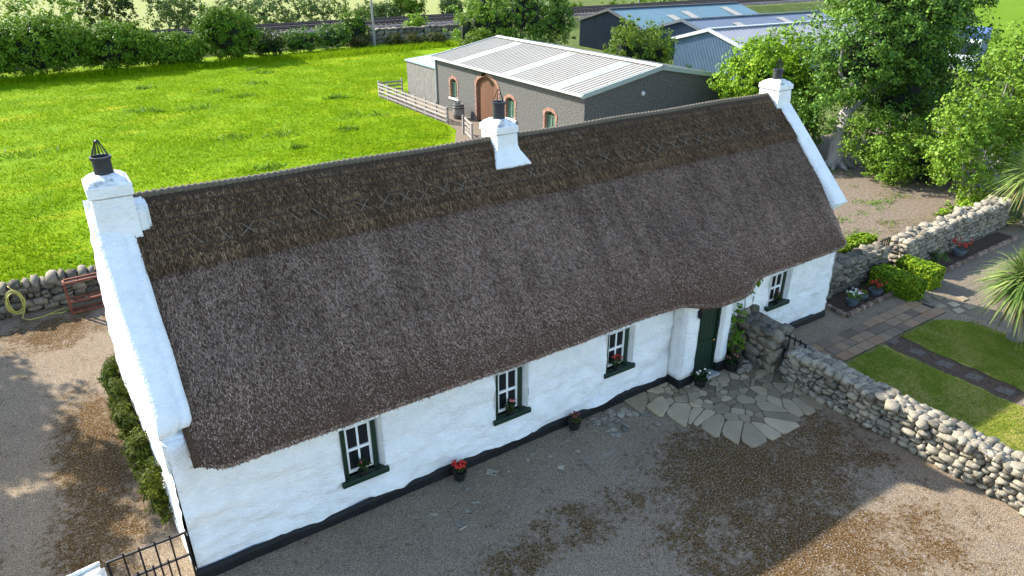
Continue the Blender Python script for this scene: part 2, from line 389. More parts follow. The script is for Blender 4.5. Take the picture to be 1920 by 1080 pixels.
def stone_wall(name, label, p0, p1, thick, h, mean=(.26, .17), mat=STONE, faces=((1, 1.),), cap='flat', hvar=.05, group=None, ends=True, seed=1, limit=297):
    """p0->p1 is the wall's centre line. side +1 = left of p0->p1, -1 = right"""
    rr = random.Random(seed)
    p0 = Vector((*p0, 0)); p1 = Vector((*p1, 0)); d = p1-p0; L = d.length; u = d/L; v = Vector((-u.y, u.x, 0)); az = math.atan2(u.y, u.x)
    root = empty(name, p0, az, label=label, cat='stone wall', group=group)
    MB().box(.1, L-.1, -thick/2+.11, thick/2-.11, 0, h-.10).build('core', MORTAR, root)
    items = []
    for side, pr in faces:
        z = 0.
        while z < h-.06:
            hh = min(mean[1]*rr.uniform(.7, 1.35), h-z+.03); s = -rr.random()*.1
            while s < L:
                w = mean[0]*rr.uniform(.5, 1.6)
                k = rr.random()
                nh = 2 if (hh > mean[1]*1.05 and w < mean[0]*.8 and k < .5) else 1
                for q in range(nh):
                    items.append((pr*(w*hh/nh), (s+w/2, side*(thick/2-.13+rr.uniform(-.025, .03)), z+hh*(q+.5)/nh+rr.uniform(-.015, .015)),
                                  (w*1.0, rr.uniform(.22, .36), hh/nh*1.03), (rr.uniform(-.10, .10), rr.uniform(-.16, .16), rr.uniform(-.14, .14))))
                s += w
            z += hh*.95
    if ends:
        for e in (0, 1):
            z = 0.
            while z < h-.06:
                hh = mean[1]*rr.uniform(.8, 1.3); s = -thick/2
                while s < thick/2-.08:
                    w = min(mean[0]*rr.uniform(.7, 1.3), thick/2-s+.03)
                    items.append((.02, ((.12 if e == 0 else L-.12), s+w/2, z+hh/2), (.3, w*1.1, hh*1.2), (rr.uniform(-.1, .1),)*3)); s += w
                z += hh
    if cap == 'flat':
        s = 0.
        while s < L:
            w = mean[0]*rr.uniform(.6, 1.4); t = -thick/2+.02
            while t < thick/2-.05:
                e = mean[0]*rr.uniform(.6, 1.3)
                items.append((.035, (s+w/2, t+e/2, h-.05+rr.uniform(-hvar, hvar)), (w*1.05, e*1.05, .17), (rr.uniform(-.15, .15), rr.uniform(-.15, .15), rr.uniform(-.5, .5)))); t += e
            s += w
    elif cap == 'upright':
        s = 0.
        while s < L:
            w = rr.uniform(.18, .42); hh = rr.uniform(.26, .36)
            items.append((.08, (s+w/2, 0, h+hh/2-.1), (w*1.08, thick*1.02, hh), (0, rr.uniform(-.25, .25), rr.uniform(-.15, .15)))); s += w
    put_stones(root, items, mat, limit); return root
stone_wall('garden_wall', 'long dry stone wall of rounded pale boulders between gravel yard and lawn', (13.98, -9.6), (13.98, -1.98), .60, .92, (.20, .13), STONE, ((1, 1.), (-1, .05)), seed=2)
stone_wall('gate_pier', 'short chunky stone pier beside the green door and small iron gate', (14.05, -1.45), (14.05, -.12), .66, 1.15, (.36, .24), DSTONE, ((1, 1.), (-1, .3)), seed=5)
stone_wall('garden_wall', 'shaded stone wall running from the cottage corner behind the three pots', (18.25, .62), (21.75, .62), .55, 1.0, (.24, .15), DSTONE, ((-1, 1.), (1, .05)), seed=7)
stone_wall('garden_wall', 'stone wall with sunlit top between bare plot and gravel walk', (22.75, .50), (30.2, .62), .62, 1.05, (.25, .15), STONE, ((-1, 1.), (1, .05)), seed=9, hvar=.08)
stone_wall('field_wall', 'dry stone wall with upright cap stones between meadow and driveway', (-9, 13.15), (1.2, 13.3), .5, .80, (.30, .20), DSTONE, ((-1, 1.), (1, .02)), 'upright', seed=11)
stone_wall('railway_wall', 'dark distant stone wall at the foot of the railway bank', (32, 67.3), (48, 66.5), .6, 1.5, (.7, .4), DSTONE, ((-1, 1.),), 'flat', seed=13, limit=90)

# ================================================================= the thatched cottage
K = .978
cot = empty('thatched_cottage', (-.008, -.234, .22), label='long whitewashed cottage with brown thatched roof and three chimneys', cat='cottage')
cot.scale = (K, K, K)
GZ = -.225                                   # ground level in the cottage's own coordinates
LEN = 18.12; DEP = 6.4
WIN = [(3.21, .63), (6.65, .69), (9.75, .78), (15.63, .87)]
def gable_x(y, z): return -.038*y-.05*np.clip(1-z/6, 0, 1)
def face_mesh(name, us, vs, fn, mat, parent, keep=None):
    nu, nv = len(us), len(vs); U, Vv = np.meshgrid(us, vs, indexing='ij')
    P = fn(U.ravel(), Vv.ravel()); F = grid_faces(nu, nv)
    if keep is not None:
        cu = (U[:-1, :-1]+U[1:, 1:]).ravel()/2; cv = (Vv[:-1, :-1]+Vv[1:, 1:]).ravel()/2
        F = F[keep(cu, cv)]
    return obj(name, P, F, mat, parent, True)
def wall_rel(x, z, seed=0, amp=.062):
    P = np.stack([x*1.3, z*2.6, 0*x], -1)
    return amp*fbm(P, 2, seed)+amp*.75*fbm(P*3.1, 2, seed+5)*np.clip(1.2-.35*z, .3, 1)
edges_x = [0.0]; open_ = []
for c, s in WIN: open_.append((c-.40, c+.45, s+.02, 1.86))
xs_ = sorted(set(np.round(np.concatenate([np.arange(0, LEN, .075), [LEN]]+[[a, b] for a, b, _, _ in open_]), 3)))
zs_ = sorted(set(np.round(np.concatenate([np.arange(-.03, 2.38, .07), [2.38]]+[[a, b] for _, _, a, b in open_]), 3)))
def inside(cu, cv):
    k = np.ones(len(cu), bool)
    for a, b, c, d in open_: k &= ~((cu > a) & (cu < b) & (cv > c) & (cv < d))
    k &= ~((cu > 11.95) & (cu < 12.85) & (cv < 2.0))
    return k
def wall_fn(x, z):
    e = np.ones_like(x)
    return np.stack([x, -wall_rel(x, z, 1)-.02+.04*np.clip(z/2, 0, 1), z], -1)
face_mesh('front_wall', np.array(xs_), np.array(zs_), wall_fn, LIME, cot, inside)
# tarred plinth with a wavering upper edge
pz = np.linspace(0, 1, 6)
def pl_fn(x, t):
    top = .0+.05*fbm(np.stack([x*.9, 0*x, 0*x], -1), 3, 3)+.015; z = GZ+(top-GZ)*t
    return np.stack([x, -.055-.03*(1-t)-.015*fbm(np.stack([x*3, z*3, 0*x], -1), 2, 8)+.05*(t > .99), z], -1)
face_mesh('plinth', np.linspace(-.06, LEN, 180), pz, pl_fn, TAR, cot)
# gables: lumpy outer faces
def gab_pts(y, t, x_fn, seed):
    top = np.where(y < 3.2, 2.35+(y/3.2)*3.42, 2.35+((DEP-y)/3.2)*3.42); z = GZ+(top-GZ)*t
    r = wall_rel(y, z, seed, .028); return y, z, r
def gl_fn(y, t):
    y, z, r = gab_pts(y, t, None, 21); return np.stack([gable_x(y, z)-r, y, z], -1)
def gr_fn(y, t):
    y, z, r = gab_pts(y, t, None, 22); return np.stack([LEN+.03+r, y, z], -1)
face_mesh('gable_wall', np.linspace(0, DEP, 90), np.linspace(0, 1, 60), gl_fn, LIME, cot)
face_mesh('gable_wall', np.linspace(0, DEP, 60), np.linspace(0, 1, 40), gr_fn, LIME, cot)
MB().box(0, LEN, DEP-.05, DEP, GZ, 2.5).build('back_wall', LIME, cot)
MB().box(.25, LEN-.15, .42, .50, GZ, 2.6).build('dark_backing', plain('dark_room', (.02, .02, .02), .9), cot)  # thin dark sheet behind the openings; the room's shade is in its colour
# windows
def window(c, sz):
    w = empty('window', (c, 0, sz), parent=cot)
    x0, x1, z0, z1 = -.40, .45, .02, 1.86-sz
    # splayed whitewashed reveal
    m = MB(); d = .15
    m.add([(x1, -.035, z0), (x1-.09, d, z0), (x1-.09, d, z1), (x1, -.035, z1)], [(0, 1, 2, 3)])
    m.add([(x0, -.035, z0), (x0+.02, d, z0), (x0+.02, d, z1), (x0, -.035, z1)], [(3, 2, 1, 0)])
    m.add([(x0, -.035, z1), (x1, -.035, z1), (x1-.09, d, z1), (x0+.02, d, z1)], [(0, 1, 2, 3)])
    m.build('reveal', LIME, w, fix=False)
    a, b = -.36, .345; t = z1-.02
    f = MB(); f.box(a, a+.085, .06, .16, z0, t); f.box(b-.095, b, .06, .16, z0, t); f.box(a+.085, b-.095, .062, .16, t-.05, t)
    f.build('frame', GREENP, w)
    s = MB(); i0, i1, j0, j1 = a+.085, b-.095, z0+.05, t-.05; mid = j0+(j1-j0)*.50; cx = (i0+i1)/2
    s.box(i0, i0+.05, .10, .15, j0, j1); s.box(i1-.05, i1, .10, .15, j0, j1)
    s.box(i0+.05, i1-.05, .102, .15, j1-.055, j1); s.box(i0+.05, i1-.05, .102, .15, j0, j0+.07); s.box(i0+.05, i1-.05, .095, .15, mid-.03, mid+.03)
    s.box(cx-.02, cx+.02, .104, .14, j0+.07, mid-.03); s.box(cx-.02, cx+.02, .104, .14, mid+.03, j1-.055)
    s.build('sash', WHITEP, w)
    for p0, p1 in ((i0+.05, cx-.02), (cx+.02, i1-.05)):
        for q0, q1 in ((j0+.07, mid-.03), (mid+.03, j1-.055)): MB().box(p0, p1, .122, .130, q0, q1).build('pane', GLASS, w)
    si = MB(); si.box(x0-.07, x1+.05, -.10, .08, -.085, .035); si.build('sill', GREENP, w, bevel=.012)
    return w
for c, s in WIN: window(c, s)

# ---- porch piers, door
def lump_box(name, x0, x1, y0, y1, z0, z1, mat, parent, amp=.025, n=.09, seed=0, rnd=.05):
    m = MB(); m.box(x0, x1, y0, y1, z0, z1); o = m.build(name, mat, parent)
    import bmesh
    bm = bmesh.new(); bm.from_mesh(o.data)
    bmesh.ops.bevel(bm, geom=bm.edges, offset=rnd, segments=2, affect='EDGES')
    long_ = [e for e in bm.edges if e.calc_length() > n*1.6]
    for _ in range(5):
        long_ = [e for e in bm.edges if e.calc_length() > n*1.7]
        if not long_: break
        bmesh.ops.subdivide_edges(bm, edges=long_, cuts=1, use_grid_fill=True)
    bmesh.ops.triangulate(bm, faces=[f for f in bm.faces if len(f.verts) > 4])
    P = np.array([v.co[:] for v in bm.verts]); d = amp*fbm(P*3.2+seed, 3, seed)
    bm.normal_update()
    for v, k in zip(bm.verts, d): v.co += v.normal*k
    bm.to_mesh(o.data); bm.free(); o.data.polygons.foreach_set('use_smooth', np.ones(len(o.data.polygons), bool)); return o
lump_box('porch_pier', 11.48, 12.02, -.44, .02, .0, 2.25, LIME, cot, seed=3)
lump_box('porch_pier', 12.84, 13.22, -.44, .02, .05, 2.2, LIME, cot, seed=4)
MB().box(11.45, 12.03, -.48, .0, GZ, .01).build('porch_plinth', TAR, cot, bevel=.02)
MB().box(12.83, 13.25, -.48, .0, GZ, .07).build('porch_plinth', TAR, cot, bevel=.02)
dr = empty('door', (12.43, -.30, GZ), parent=cot)
f = MB(); f.box(-.43, -.36, -.06, .08, 0, 2.22); f.box(.36, .43, -.06, .08, 0, 2.22); f.box(-.36, .36, -.06, .08, 2.12, 2.22); f.build('door_frame', GREENP, dr)
for k in range(5): MB().box(-.36+k*.144+.003, -.36+(k+1)*.144-.003, 0, .045, .03, 2.12).build('plank', GREENP, dr)
MB().box(-.30, .30, -.018, -.001, 1.0, 1.08).build('rail', GREENP, dr)
MB().lathe([(.02, 0), (.035, .02), (.03, .05), (0.005, .06)], 10).build('knob', plain('brass', (.35, .24, .08), .35, .9), dr, loc=(.27, -.03, 1.05)).rotation_euler = (R_(90), 0, 0)
MB().box(-.46, .46, -.28, .06, 0, .09).build('threshold', rough_mat('threshold_stone', [(.3, (.28, .27, .25)), (.7, (.42, .41, .38))], 10), dr, bevel=.015)

# ---- thatch
prof = np.array([(3.2, 5.87), (2.6, 5.30), (2.0, 4.72), (1.3, 4.02), (.7, 3.42), (.25, 2.98), (-.10, 2.66), (-.36, 2.47), (-.50, 2.36), (-.51, 2.28), (-.42, 2.22), (-.15, 2.28)])
seg = np.r_[0, np.cumsum(np.linalg.norm(np.diff(prof, axis=0), axis=1))]; TL = seg[-1]
def catmull(t):
    return np.stack([np.interp(t*TL, seg, prof[:, k]) for k in (0, 1)], -1)
def xr(t): return 18.22+.12*np.clip((t-.55)/.2, 0, 1)
def thatch(x, t, off=0.):
    """front slope: x along the ridge, t from ridge (0) to under the eave (1)"""
    p = catmull(t); y = p[:, 0].copy(); z = p[:, 1].copy()
    w = np.exp(-((x-12.55)/1.05)**4)
    q = np.clip((t-.50)/.50, 0, 1)**1.6
    y = y-.50*w*q; z = z+.02*w*q-.16*w*np.clip((t-.8)/.2, 0, 1)
    n = fbm(np.stack([x*.55, t*3, 0*x], -1), 3, 31)
    nn = .045*n*np.clip(t*3, .3, 1)
    e = .035*fbm(np.stack([x*.8, 0*x, 0*x], -1), 3, 37)*np.clip((t-.6)*3, 0, 1); z = z+e
    z = z+.24*np.exp(-((x-.3)/.30)**2)*np.clip((t-.78)/.15, 0, 1)
    # rounded right-hand end below the coping
    r = np.clip((x-17.7)/.64, 0, 1)**2*np.clip((t-.56)/.2, 0, 1); y = y+.20*r; z = z-.14*r
    rx = np.clip((x-17.2)/1.14, 0, 1)**2; sm_ = np.clip((t-.76)/.2, 0, 1); sm_ = sm_*sm_*(3-2*sm_)
    z = z+.16*rx*sm_; y = y+.18*rx*sm_
    return np.stack([x-.42*rx*sm_, y-(nn+off)*.70, z+(nn+off)*.71], -1)
ts = np.r_[np.linspace(0, .72, 50), np.linspace(.735, 1, 26)]
roof = face_mesh('thatch_roof', np.linspace(.30, 18.34, 260), ts, lambda x, t: thatch(x, t), TH_BASE, cot)
# back slope and gable fills so that the roof is a closed volume
obj('back_slope', [(.3, 3.2, 5.87), (18.2, 3.2, 5.87), (18.2, 6.9, 2.2), (.3, 6.9, 2.2), (.3, 3.2, 5.6), (18.2, 3.2, 5.6), (18.2, 6.5, 2.0), (.3, 6.5, 2.0)],
    [(0, 1, 2, 3), (7, 6, 5, 4), (3, 2, 6, 7), (0, 3, 7, 4), (1, 5, 6, 2)], TH_BASE, cot)
LIG = np.array([0, .048, .098, .158, .212, .252])
def cap_off(t):                              # each tied band of the ridge swells between its rods
    i = np.clip(np.searchsorted(LIG, t, 'right')-1, 0, 4); f = np.clip((t-LIG[i])/(LIG[i+1]-LIG[i]), 0, 1); return .065+.014*np.sin(math.pi*f)**.8
CAPT = .250                                    # the ridge cap ends here
capo = face_mesh('ridge_cap', np.linspace(.32, 18.30, 200), np.r_[np.linspace(-.002, CAPT, 46), CAPT+.006], lambda x, t: thatch(x, np.clip(t, 0, 1), np.where(t > CAPT+.001, -.02, cap_off(t))), TH_BASEC, cot)
def straws(name, N, t0, t1, L0, L1, wd, lift, mat, parent, off, seed, spread=.35, x0=.42, x1=18.32, long_=True):
    r = np.random.default_rng(seed)
    x = r.uniform(x0, x1, N); t = t0+(t1-t0)*r.random(N)
    if off is None: off = cap_off(t)
    P = thatch(x, t, off); e = .004
    Tt = thatch(x, np.clip(t+e, 0, 1), off)-thatch(x, np.clip(t-e, 0, 1), off); Tt /= np.linalg.norm(Tt, axis=1, keepdims=True)+1e-9
    Tx = np.tile(np.array([[1., 0, 0]]), (N, 1)); Nn = np.cross(Tx, Tt); Nn /= np.linalg.norm(Nn, axis=1, keepdims=True)
    Nn *= np.sign(-Nn[:, 1:2]*.7+Nn[:, 2:3]*.7+1e-6)
    Nn = np.where((t > .86)[:, None] & (Nn[:, 1:2] > 0), -Nn, Nn)
    a = r.normal(0, spread, N)[:, None]; li = (np.abs(r.normal(lift, lift*.6, N))*np.interp(t, [.6, .9], [1, .5]))[:, None]
    D = Tt*np.cos(a)+Tx*np.sin(a); D = D+Nn*li; D /= np.linalg.norm(D, axis=1, keepdims=True)
    Lg = (r.uniform(L0, L1, N)*np.interp(t, [.6, .9], [1, .62]))[:, None]; Sd = np.cross(D, Nn); Sd /= np.linalg.norm(Sd, axis=1, keepdims=True)+1e-9
    w = (wd*r.uniform(.6, 1.4, N))[:, None]; B = P-Nn*.012
    V = np.stack([B-Sd*w/2, B+Sd*w/2, B+D*Lg+Sd*w*.35, B+D*Lg-Sd*w*.35], 1).reshape(-1, 3)
    return obj(name, V, np.arange(N*4).reshape(-1, 4), mat, parent, kind='stuff')
straws('reed_ends', 330000, CAPT-.01, .925, .05, .13, .0125, .34, TH_BODY, roof, .0, 41, .33)
straws('straw_ends', 80000, .0, CAPT+.006, .10, .24, .013, .10, TH_CAP, capo, None, 42, .28)
# hazel liggers and cross spars on the ridge cap
SPAR = plain('pale_spar', (.15, .12, .085), .8, var=.35)
def rod(name, pts, r, parent): return MB().tube(pts, r, 5, False).build(name, HAZEL if name == 'ligger_rod' else SPAR, parent, fix=False)
for t in LIG[1:5]:
    x = np.linspace(.85, 18.1, 60); P = thatch(x, np.full(60, t)+.004*np.sin(x*2.1+t*40), .100); rod('ligger_rod', P, .013, capo)
k = 0; x = 1.3
while x < 17.6:
    q_ = [random.uniform(-.09, .09) for _ in range(2)]
    for a, b in (((0+q_[0], .36), (.36, q_[1])) if random.random() < .7 else ((.05+q_[0], .3),)):
        P = thatch(np.array([x+a*.75, x+.135, x+b*.75]), np.array([.162, .186, .209]), .108); rod('cross_spar', P, .010, capo)
    x += .46
# twisted ridge roll
V = []; F = []; n = 10; xs2 = np.linspace(.6, 18.15, 520)
for i, x in enumerate(xs2):
    for k in range(n):
        a = 2*math.pi*k/n; rr = .068+.016*math.sin(2*a*1+x*55+1.5*math.sin(x*3.1)); V.append((x, 3.2+rr*math.cos(a)*1.2, 5.915+.012*math.sin(x*1.7)+rr*math.sin(a)))
    if i: F += [(i*n-n+k, i*n-n+(k+1) % n, i*n+(k+1) % n, i*n+k) for k in range(n)]
obj('ridge_roll', V, F, rough_mat('ridge_roll_straw', [(.3, (.06, .048, .033)), (.7, (.19, .16, .115))], 30, 4, .9, .5, .01, cs=(3, 1, 1)), capo, True)

# ---- copings of the gables
def coping(name, x0, x1, tA, tB, lift, parent, end=True, seed=0, xo=None):
    tt = np.r_[np.linspace(tA, tB-.06, 25), np.linspace(tB-.055, tB, 15)]; c = catmull(np.minimum(tt, .95)); V = []; F = []
    tang = np.gradient(c, axis=0); tang /= np.linalg.norm(tang, axis=1, keepdims=True); nr = np.stack([tang[:, 1], -tang[:, 0]], -1); nr *= np.sign(nr[:, 1:2])
    for i in range(40):
        y, z = c[i]; ny_, nz_ = nr[i]
        j = .006*math.sin(i*.33+seed)+.004*math.sin(i*.71+seed); lf = lift
        e_ = max(0., (tt[i]-(tB-.055))/.055) if end else 0.; lf = lift*math.sqrt(max(.05, 1-.9*e_**2))
        xa = x0+(gable_x(y, z) if x0 < 1 else 0)
        xb = x1+j-(x1-x0)*.42*e_**3
        ring = [(xa, -.35), (xa-.012+j*.5, lf*.55), (xa+.05, lf), ((xa+xb)/2, lf+.012+j), (xb-.06, lf), (xb, lf*.55), (xb, -.35)]
        V += [(a, y+ny_*h, z+nz_*h) for a, h in ring]
        if i: F += [(i*7-7+k, i*7-6+k, i*7+k+1, i*7+k) for k in range(6)]
    F += [tuple(range(7)), tuple(range(39*7, 40*7))[::-1]]
    m = MB(); m.add(V, F); return m.build(name, LIME, parent, smooth=True)
coping('coping', -.02, .34, .03, .775, .17, cot, seed=1)
coping('coping_step', .30, .50, .10, .768, .12, cot, seed=2)
coping('coping', 18.22, 18.74, .03, .70, .14, cot, seed=5, end=False)
lump_box('gable_shoulder', -.05, .40, .0, .7, 2.1, 2.78, LIME, cot, .006, .1, 8, .05)
# back coping strips
for xa, xb in ((-.14, .36), (18.26, 18.8)):
    m = MB(); m.add([(xa, 3.2, 6.0), (xb, 3.2, 6.0), (xb, 6.75, 2.55), (xa, 6.75, 2.55), (xa, 3.2, 5.5), (xb, 3.2, 5.5), (xb, 6.6, 2.0), (xa, 6.6, 2.0)], [(0, 1, 2, 3), (3, 2, 6, 7), (0, 3, 7, 4), (1, 5, 6, 2), (7, 6, 5, 4), (0, 4, 5, 1)]); m.build('back_coping', LIME, cot)
# ---- chimneys
def chimney(x0, x1, y0, y1, zb, zt, flare, cage, potr=.16, poth=.42, seed=0, capz=.2, xf=.18):
    ch = empty('chimney', ((x0+x1)/2, (y0+y1)/2, zb), parent=cot)
    hx = (x1-x0)/2; hy = (y1-y0)/2; H = zt-zb
    prof_ = [(0, flare), (.05*H, flare*.98), (.2*H, flare*.66), (.36*H, flare*.25), (.5*H, .02), (H-capz-.02, 0)]
    V = []; F = []; n = 24
    ring = []
    for k in range(6): ring.append((-1+2*k/6, -1))
    for k in range(6): ring.append((1, -1+2*k/6))
    for k in range(6): ring.append((1-2*k/6, 1))
    for k in range(6): ring.append((-1, 1-2*k/6))
    for i, (z, f_) in enumerate(prof_):
        for a, b in ring: V.append((a*(hx+f_*xf), b*hy+(-f_ if b < 0 else 0)*(-b), z-(.0 if i else .25)))
        if i: F += [(i*n-n+k, i*n-n+(k+1) % n, i*n+(k+1) % n, i*n+k) for k in range(n)]
    F.append(tuple(range((len(prof_)-1)*n, len(prof_)*n)))
    P = np.array(V); P += .012*np.stack([fbm(P*4+seed, 2, seed+k) for k in range(3)], -1)
    m = MB(); m.add(P, F); m.build('stack', LIME, ch, smooth=False, loc=None)
    c = MB(); z0 = H-capz; q = .035
    c.box(-hx-q, hx+q, -hy-q, hy+q, z0, H-.01); o = c.build('cap', LIME, ch, bevel=.015)
    V = []; rr = [(1.03, -.01), (.85, .055), (.5, .12), (.3, .13)]; F = []
    for i, (s_, z) in enumerate(rr):
        for a, b in ring: V.append((a*hx*s_, b*hy*s_, H+z))
        if i: F += [(i*n-n+k, i*n-n+(k+1) % n, i*n+(k+1) % n, i*n+k) for k in range(n)]
    F.append(tuple(range(3*n, 4*n))); P = np.array(V); P += .012*np.stack([fbm(P*6+seed, 2, seed+k) for k in range(3)], -1)
    m = MB(); m.add(P, F); m.build('flaunching', WLIME, ch, smooth=True)
    p = MB(); zz = H+.10
    p.lathe([(potr*1.02, zz), (potr, zz+.05), (potr*.97, zz+poth-.07), (potr*1.13, zz+poth-.05), (potr*1.13, zz+poth), (potr*.85, zz+poth), (potr*.8, zz+poth-.2)], 20)
    p.build('chimney_pot', POTB, ch)
    b = MB(); zt_ = zz+poth
    for k in range(cage):
        a = 2*math.pi*k/cage; b.tube([(potr*.95*math.cos(a), potr*.95*math.sin(a), zt_-.03), (potr*.55*math.cos(a), potr*.55*math.sin(a), zt_+.13), (.03*math.cos(a), .03*math.sin(a), zt_+.26), (0, 0, zt_+.28)], .008, 5)
    b.build('spark_guard', IRON, ch, fix=False); return ch
chimney(-.03, .60, 2.62, 3.30, 5.35, 6.36, .04, 12, .15, .32, 1, .22)
chimney(8.18, 8.72, 2.86, 3.56, 5.36, 6.26, .30, 5, .145, .40, 2, .17, .72)
chimney(18.06, 18.64, 2.80, 3.50, 5.35, 6.25, .06, 8, .14, .30, 3, .16)
lump_box('chimney_haunch', .50, .80, 2.66, 3.3, 5.25, 5.93, LIME, cot, .02, .09, 6, .04)

# ================================================================= the barn
DASH = rough_mat('pebble_dash', [(.34, (.051, .050, .046)), (.48, (.093, .090, .081)), (.58, (.130, .126, .114)), (.70, (.214, .209, .192))], 14, 4, .95, .8, .02, 40)
DASHD = DASH
SHEETM = rough_mat('pale_roof_sheet', [(.3, (.387, .349, .285)), (.7, (.427, .388, .320))], 1.2, 5, .5, .1, .003, 6, cs=(1, 1, 1))
SKYL = plain('rooflight_sheet', (.274, .279, .242), .45, var=.08, scale=3)
BRICK = rough_mat('orange_brick', [(.3, (.234, .111, .072)), (.55, (.325, .176, .124)), (.75, (.390, .247, .182))], 6, 4, .9, .3, .01)
WOOD = rough_mat('varnished_planks', [(.3, (.105, .045, .022)), (.7, (.188, .086, .044))], 3, 5, .6, .2, .005, cs=(6, 6, .8), per_obj=.4)
bx0, bx1, by0, by1, ez, rz = 22.4, 32.5, 17.14, 33.0, 3.28, 4.18
barn = empty('barn', (bx0, by0, 0), label='grey pebbledashed barn with pale ribbed roof and arched wooden door', cat='barn')
def bl(x, y, z): return (x-bx0, y-by0, z)
W_, D_ = bx1-bx0, by1-by0
# long wall with arched openings, built as a cell grid with holes
def arch_inside(y, z, yc, hw, z0, zs, rise):
    d = np.abs(y-yc); top = zs+rise*np.sqrt(np.clip(1-(d/hw)**2, 0, 1)); return (d < hw) & (z > z0) & (z < top)
OPEN = [(26.45, 1.30, 0.0, 2.15, .72), (30.60, .47, .95, 1.95, .25), (23.92, .50, .85, 1.80, .28), (20.02, .50, .85, 1.72, .26)]
ys_ = np.linspace(by0+.25, by1, 265); zs2 = np.linspace(0, ez, 56)
def keepf(cu, cv):
    k = np.ones(len(cu), bool)
    for o in OPEN: k &= ~arch_inside(cu, cv, *o)
    return k
w = face_mesh('front_wall', ys_-by0, zs2, lambda u, v: np.stack([0*u, u, v], -1), DASH, barn, lambda a, b: keepf(a+by0, b))
hb = MB(); cxm = W_/2
hb.prism([(0, 0), (W_, 0), (W_, ez), (cxm, rz), (0, ez)], 'y', 0, .25); hb.build('gable_wall', DASHD, barn)
hb = MB(); hb.prism([(0.3, 0), (W_, 0), (W_, ez), (cxm, rz), (.3, ez)], 'y', D_-.25, D_); hb.build('gable_wall', DASHD, barn)
MB().box(W_-.2, W_, .25, D_-.25, 0, ez).build('back_wall', DASHD, barn)
MB().box(.55, .62, .25, D_-.25, 0, ez).build('dark_backing', plain('barn_dark', (.03, .03, .03), .9), barn)  # near-black sheet stands for the unlit barn interior behind the openings
def arch_pts(yc, hw, z0, zs, rise, n=14):
    pts = [(yc-hw, z0), (yc-hw, zs)]
    for k in range(1, n): a = math.pi*(1-k/n); pts.append((yc+hw*math.cos(a), zs+rise*math.sin(a)))
    return pts+[(yc+hw, zs), (yc+hw, z0)]
for q, (yc, hw, z0, zs, rise) in enumerate(OPEN):
    y = yc-by0
    part = empty('arched_door' if q == 0 else 'arched_window', (0, y, z0), parent=barn)
    # brick surround: voussoirs round the arch, quoins down the jambs
    m = MB(); bw = .19; nn = 17 if q == 0 else 11
    for k in range(nn):
        a0 = math.pi*(k+.06)/nn; a1 = math.pi*(k+.94)/nn; pr = []
        for a, s_ in ((a0, 0), (a1, 0), (a1, bw), (a0, bw)): pr.append(((hw-.02+s_)*math.cos(a), zs-z0+(rise-.02+s_)*math.sin(a)))
        m.prism(pr, 'x', -.025-.006*(k % 3), .22)
    z = 0.
    while z < zs-z0-.02:
        ww = (.16 if int(z*10) % 2 else .07)
        if q == 0 or z > -.1:
            for sg in (-1, 1):
                a, b = sorted((sg*(hw-.02), sg*(hw-.02+ww))); m.box(-.024, .22, a, b, z+.006, min(z+.10, zs-z0)-.006)
        z += .10
    m.build('brick_surround', BRICK, part)
    P = [(a-yc, b-z0) for a, b in arch_pts(yc, hw-.01, z0, zs, rise)]
    if q == 0:
        for k in range(14):
            a = -hw+.02+k*(2*hw-.04)/14; b = a+(2*hw-.04)/14-.012; mid = (a+b)/2
            ta = zs-z0+rise*math.sqrt(max(0, 1-(a/hw)**2)); tb = zs-z0+rise*math.sqrt(max(0, 1-(b/hw)**2))
            MB().prism([(a, .03), (b, .03), (b, tb-.03), (a, ta-.03)], 'x', .14, .18).build('plank', WOOD, part)
    else:
        f = MB(); O = P; I = [(a*.84, .05+(b-.05)*.93) for a, b in P]; n = len(P)
        V = [(.12, a, b) for a, b in O]+[(.12, a, b) for a, b in I]+[(.2, a, b) for a, b in O]+[(.2, a, b) for a, b in I]
        FF = []
        for k in range(n):
            j = (k+1) % n; FF += [(k, j, n+j, n+k), (n+k, n+j, 3*n+j, 3*n+k), (k, 2*n+k, 2*n+j, j)]
        f.add(V, FF); f.box(.125, .19, -.03, .03, .06, zs-z0+rise-.04); f.box(.127, .188, -hw*.82, hw*.82, (zs-z0)*.95-.02, (zs-z0)*.95+.025); f.build('frame', plain('olive_frame', (.10, .16, .09), .5), part)
        for sg in (-1, 1):
            pl = [(max(0.03, a) if sg > 0 else min(-.03, a), b) for a, b in I if a*sg >= -.001] + ([(.03*sg, .05)] if True else [])
            a_ = sorted([p for p in pl], key=lambda p: 0)
            MB().box(.16, .166, min(.03*sg, sg*hw*.84), max(.03*sg, sg*hw*.84), .06, zs-z0).build('pane', plain('green_glass', (.10, .17, .13), .08, var=.3, scale=4), part)
        MB().box(-.10, .1, -hw-.18, hw+.12, -.10, .0).build('sill', WHITEP, part, bevel=.01)
        MB().prism([(a*.82, b*.93) for a, b in P], 'x', .172, .178).build('backing', GLASS, part)
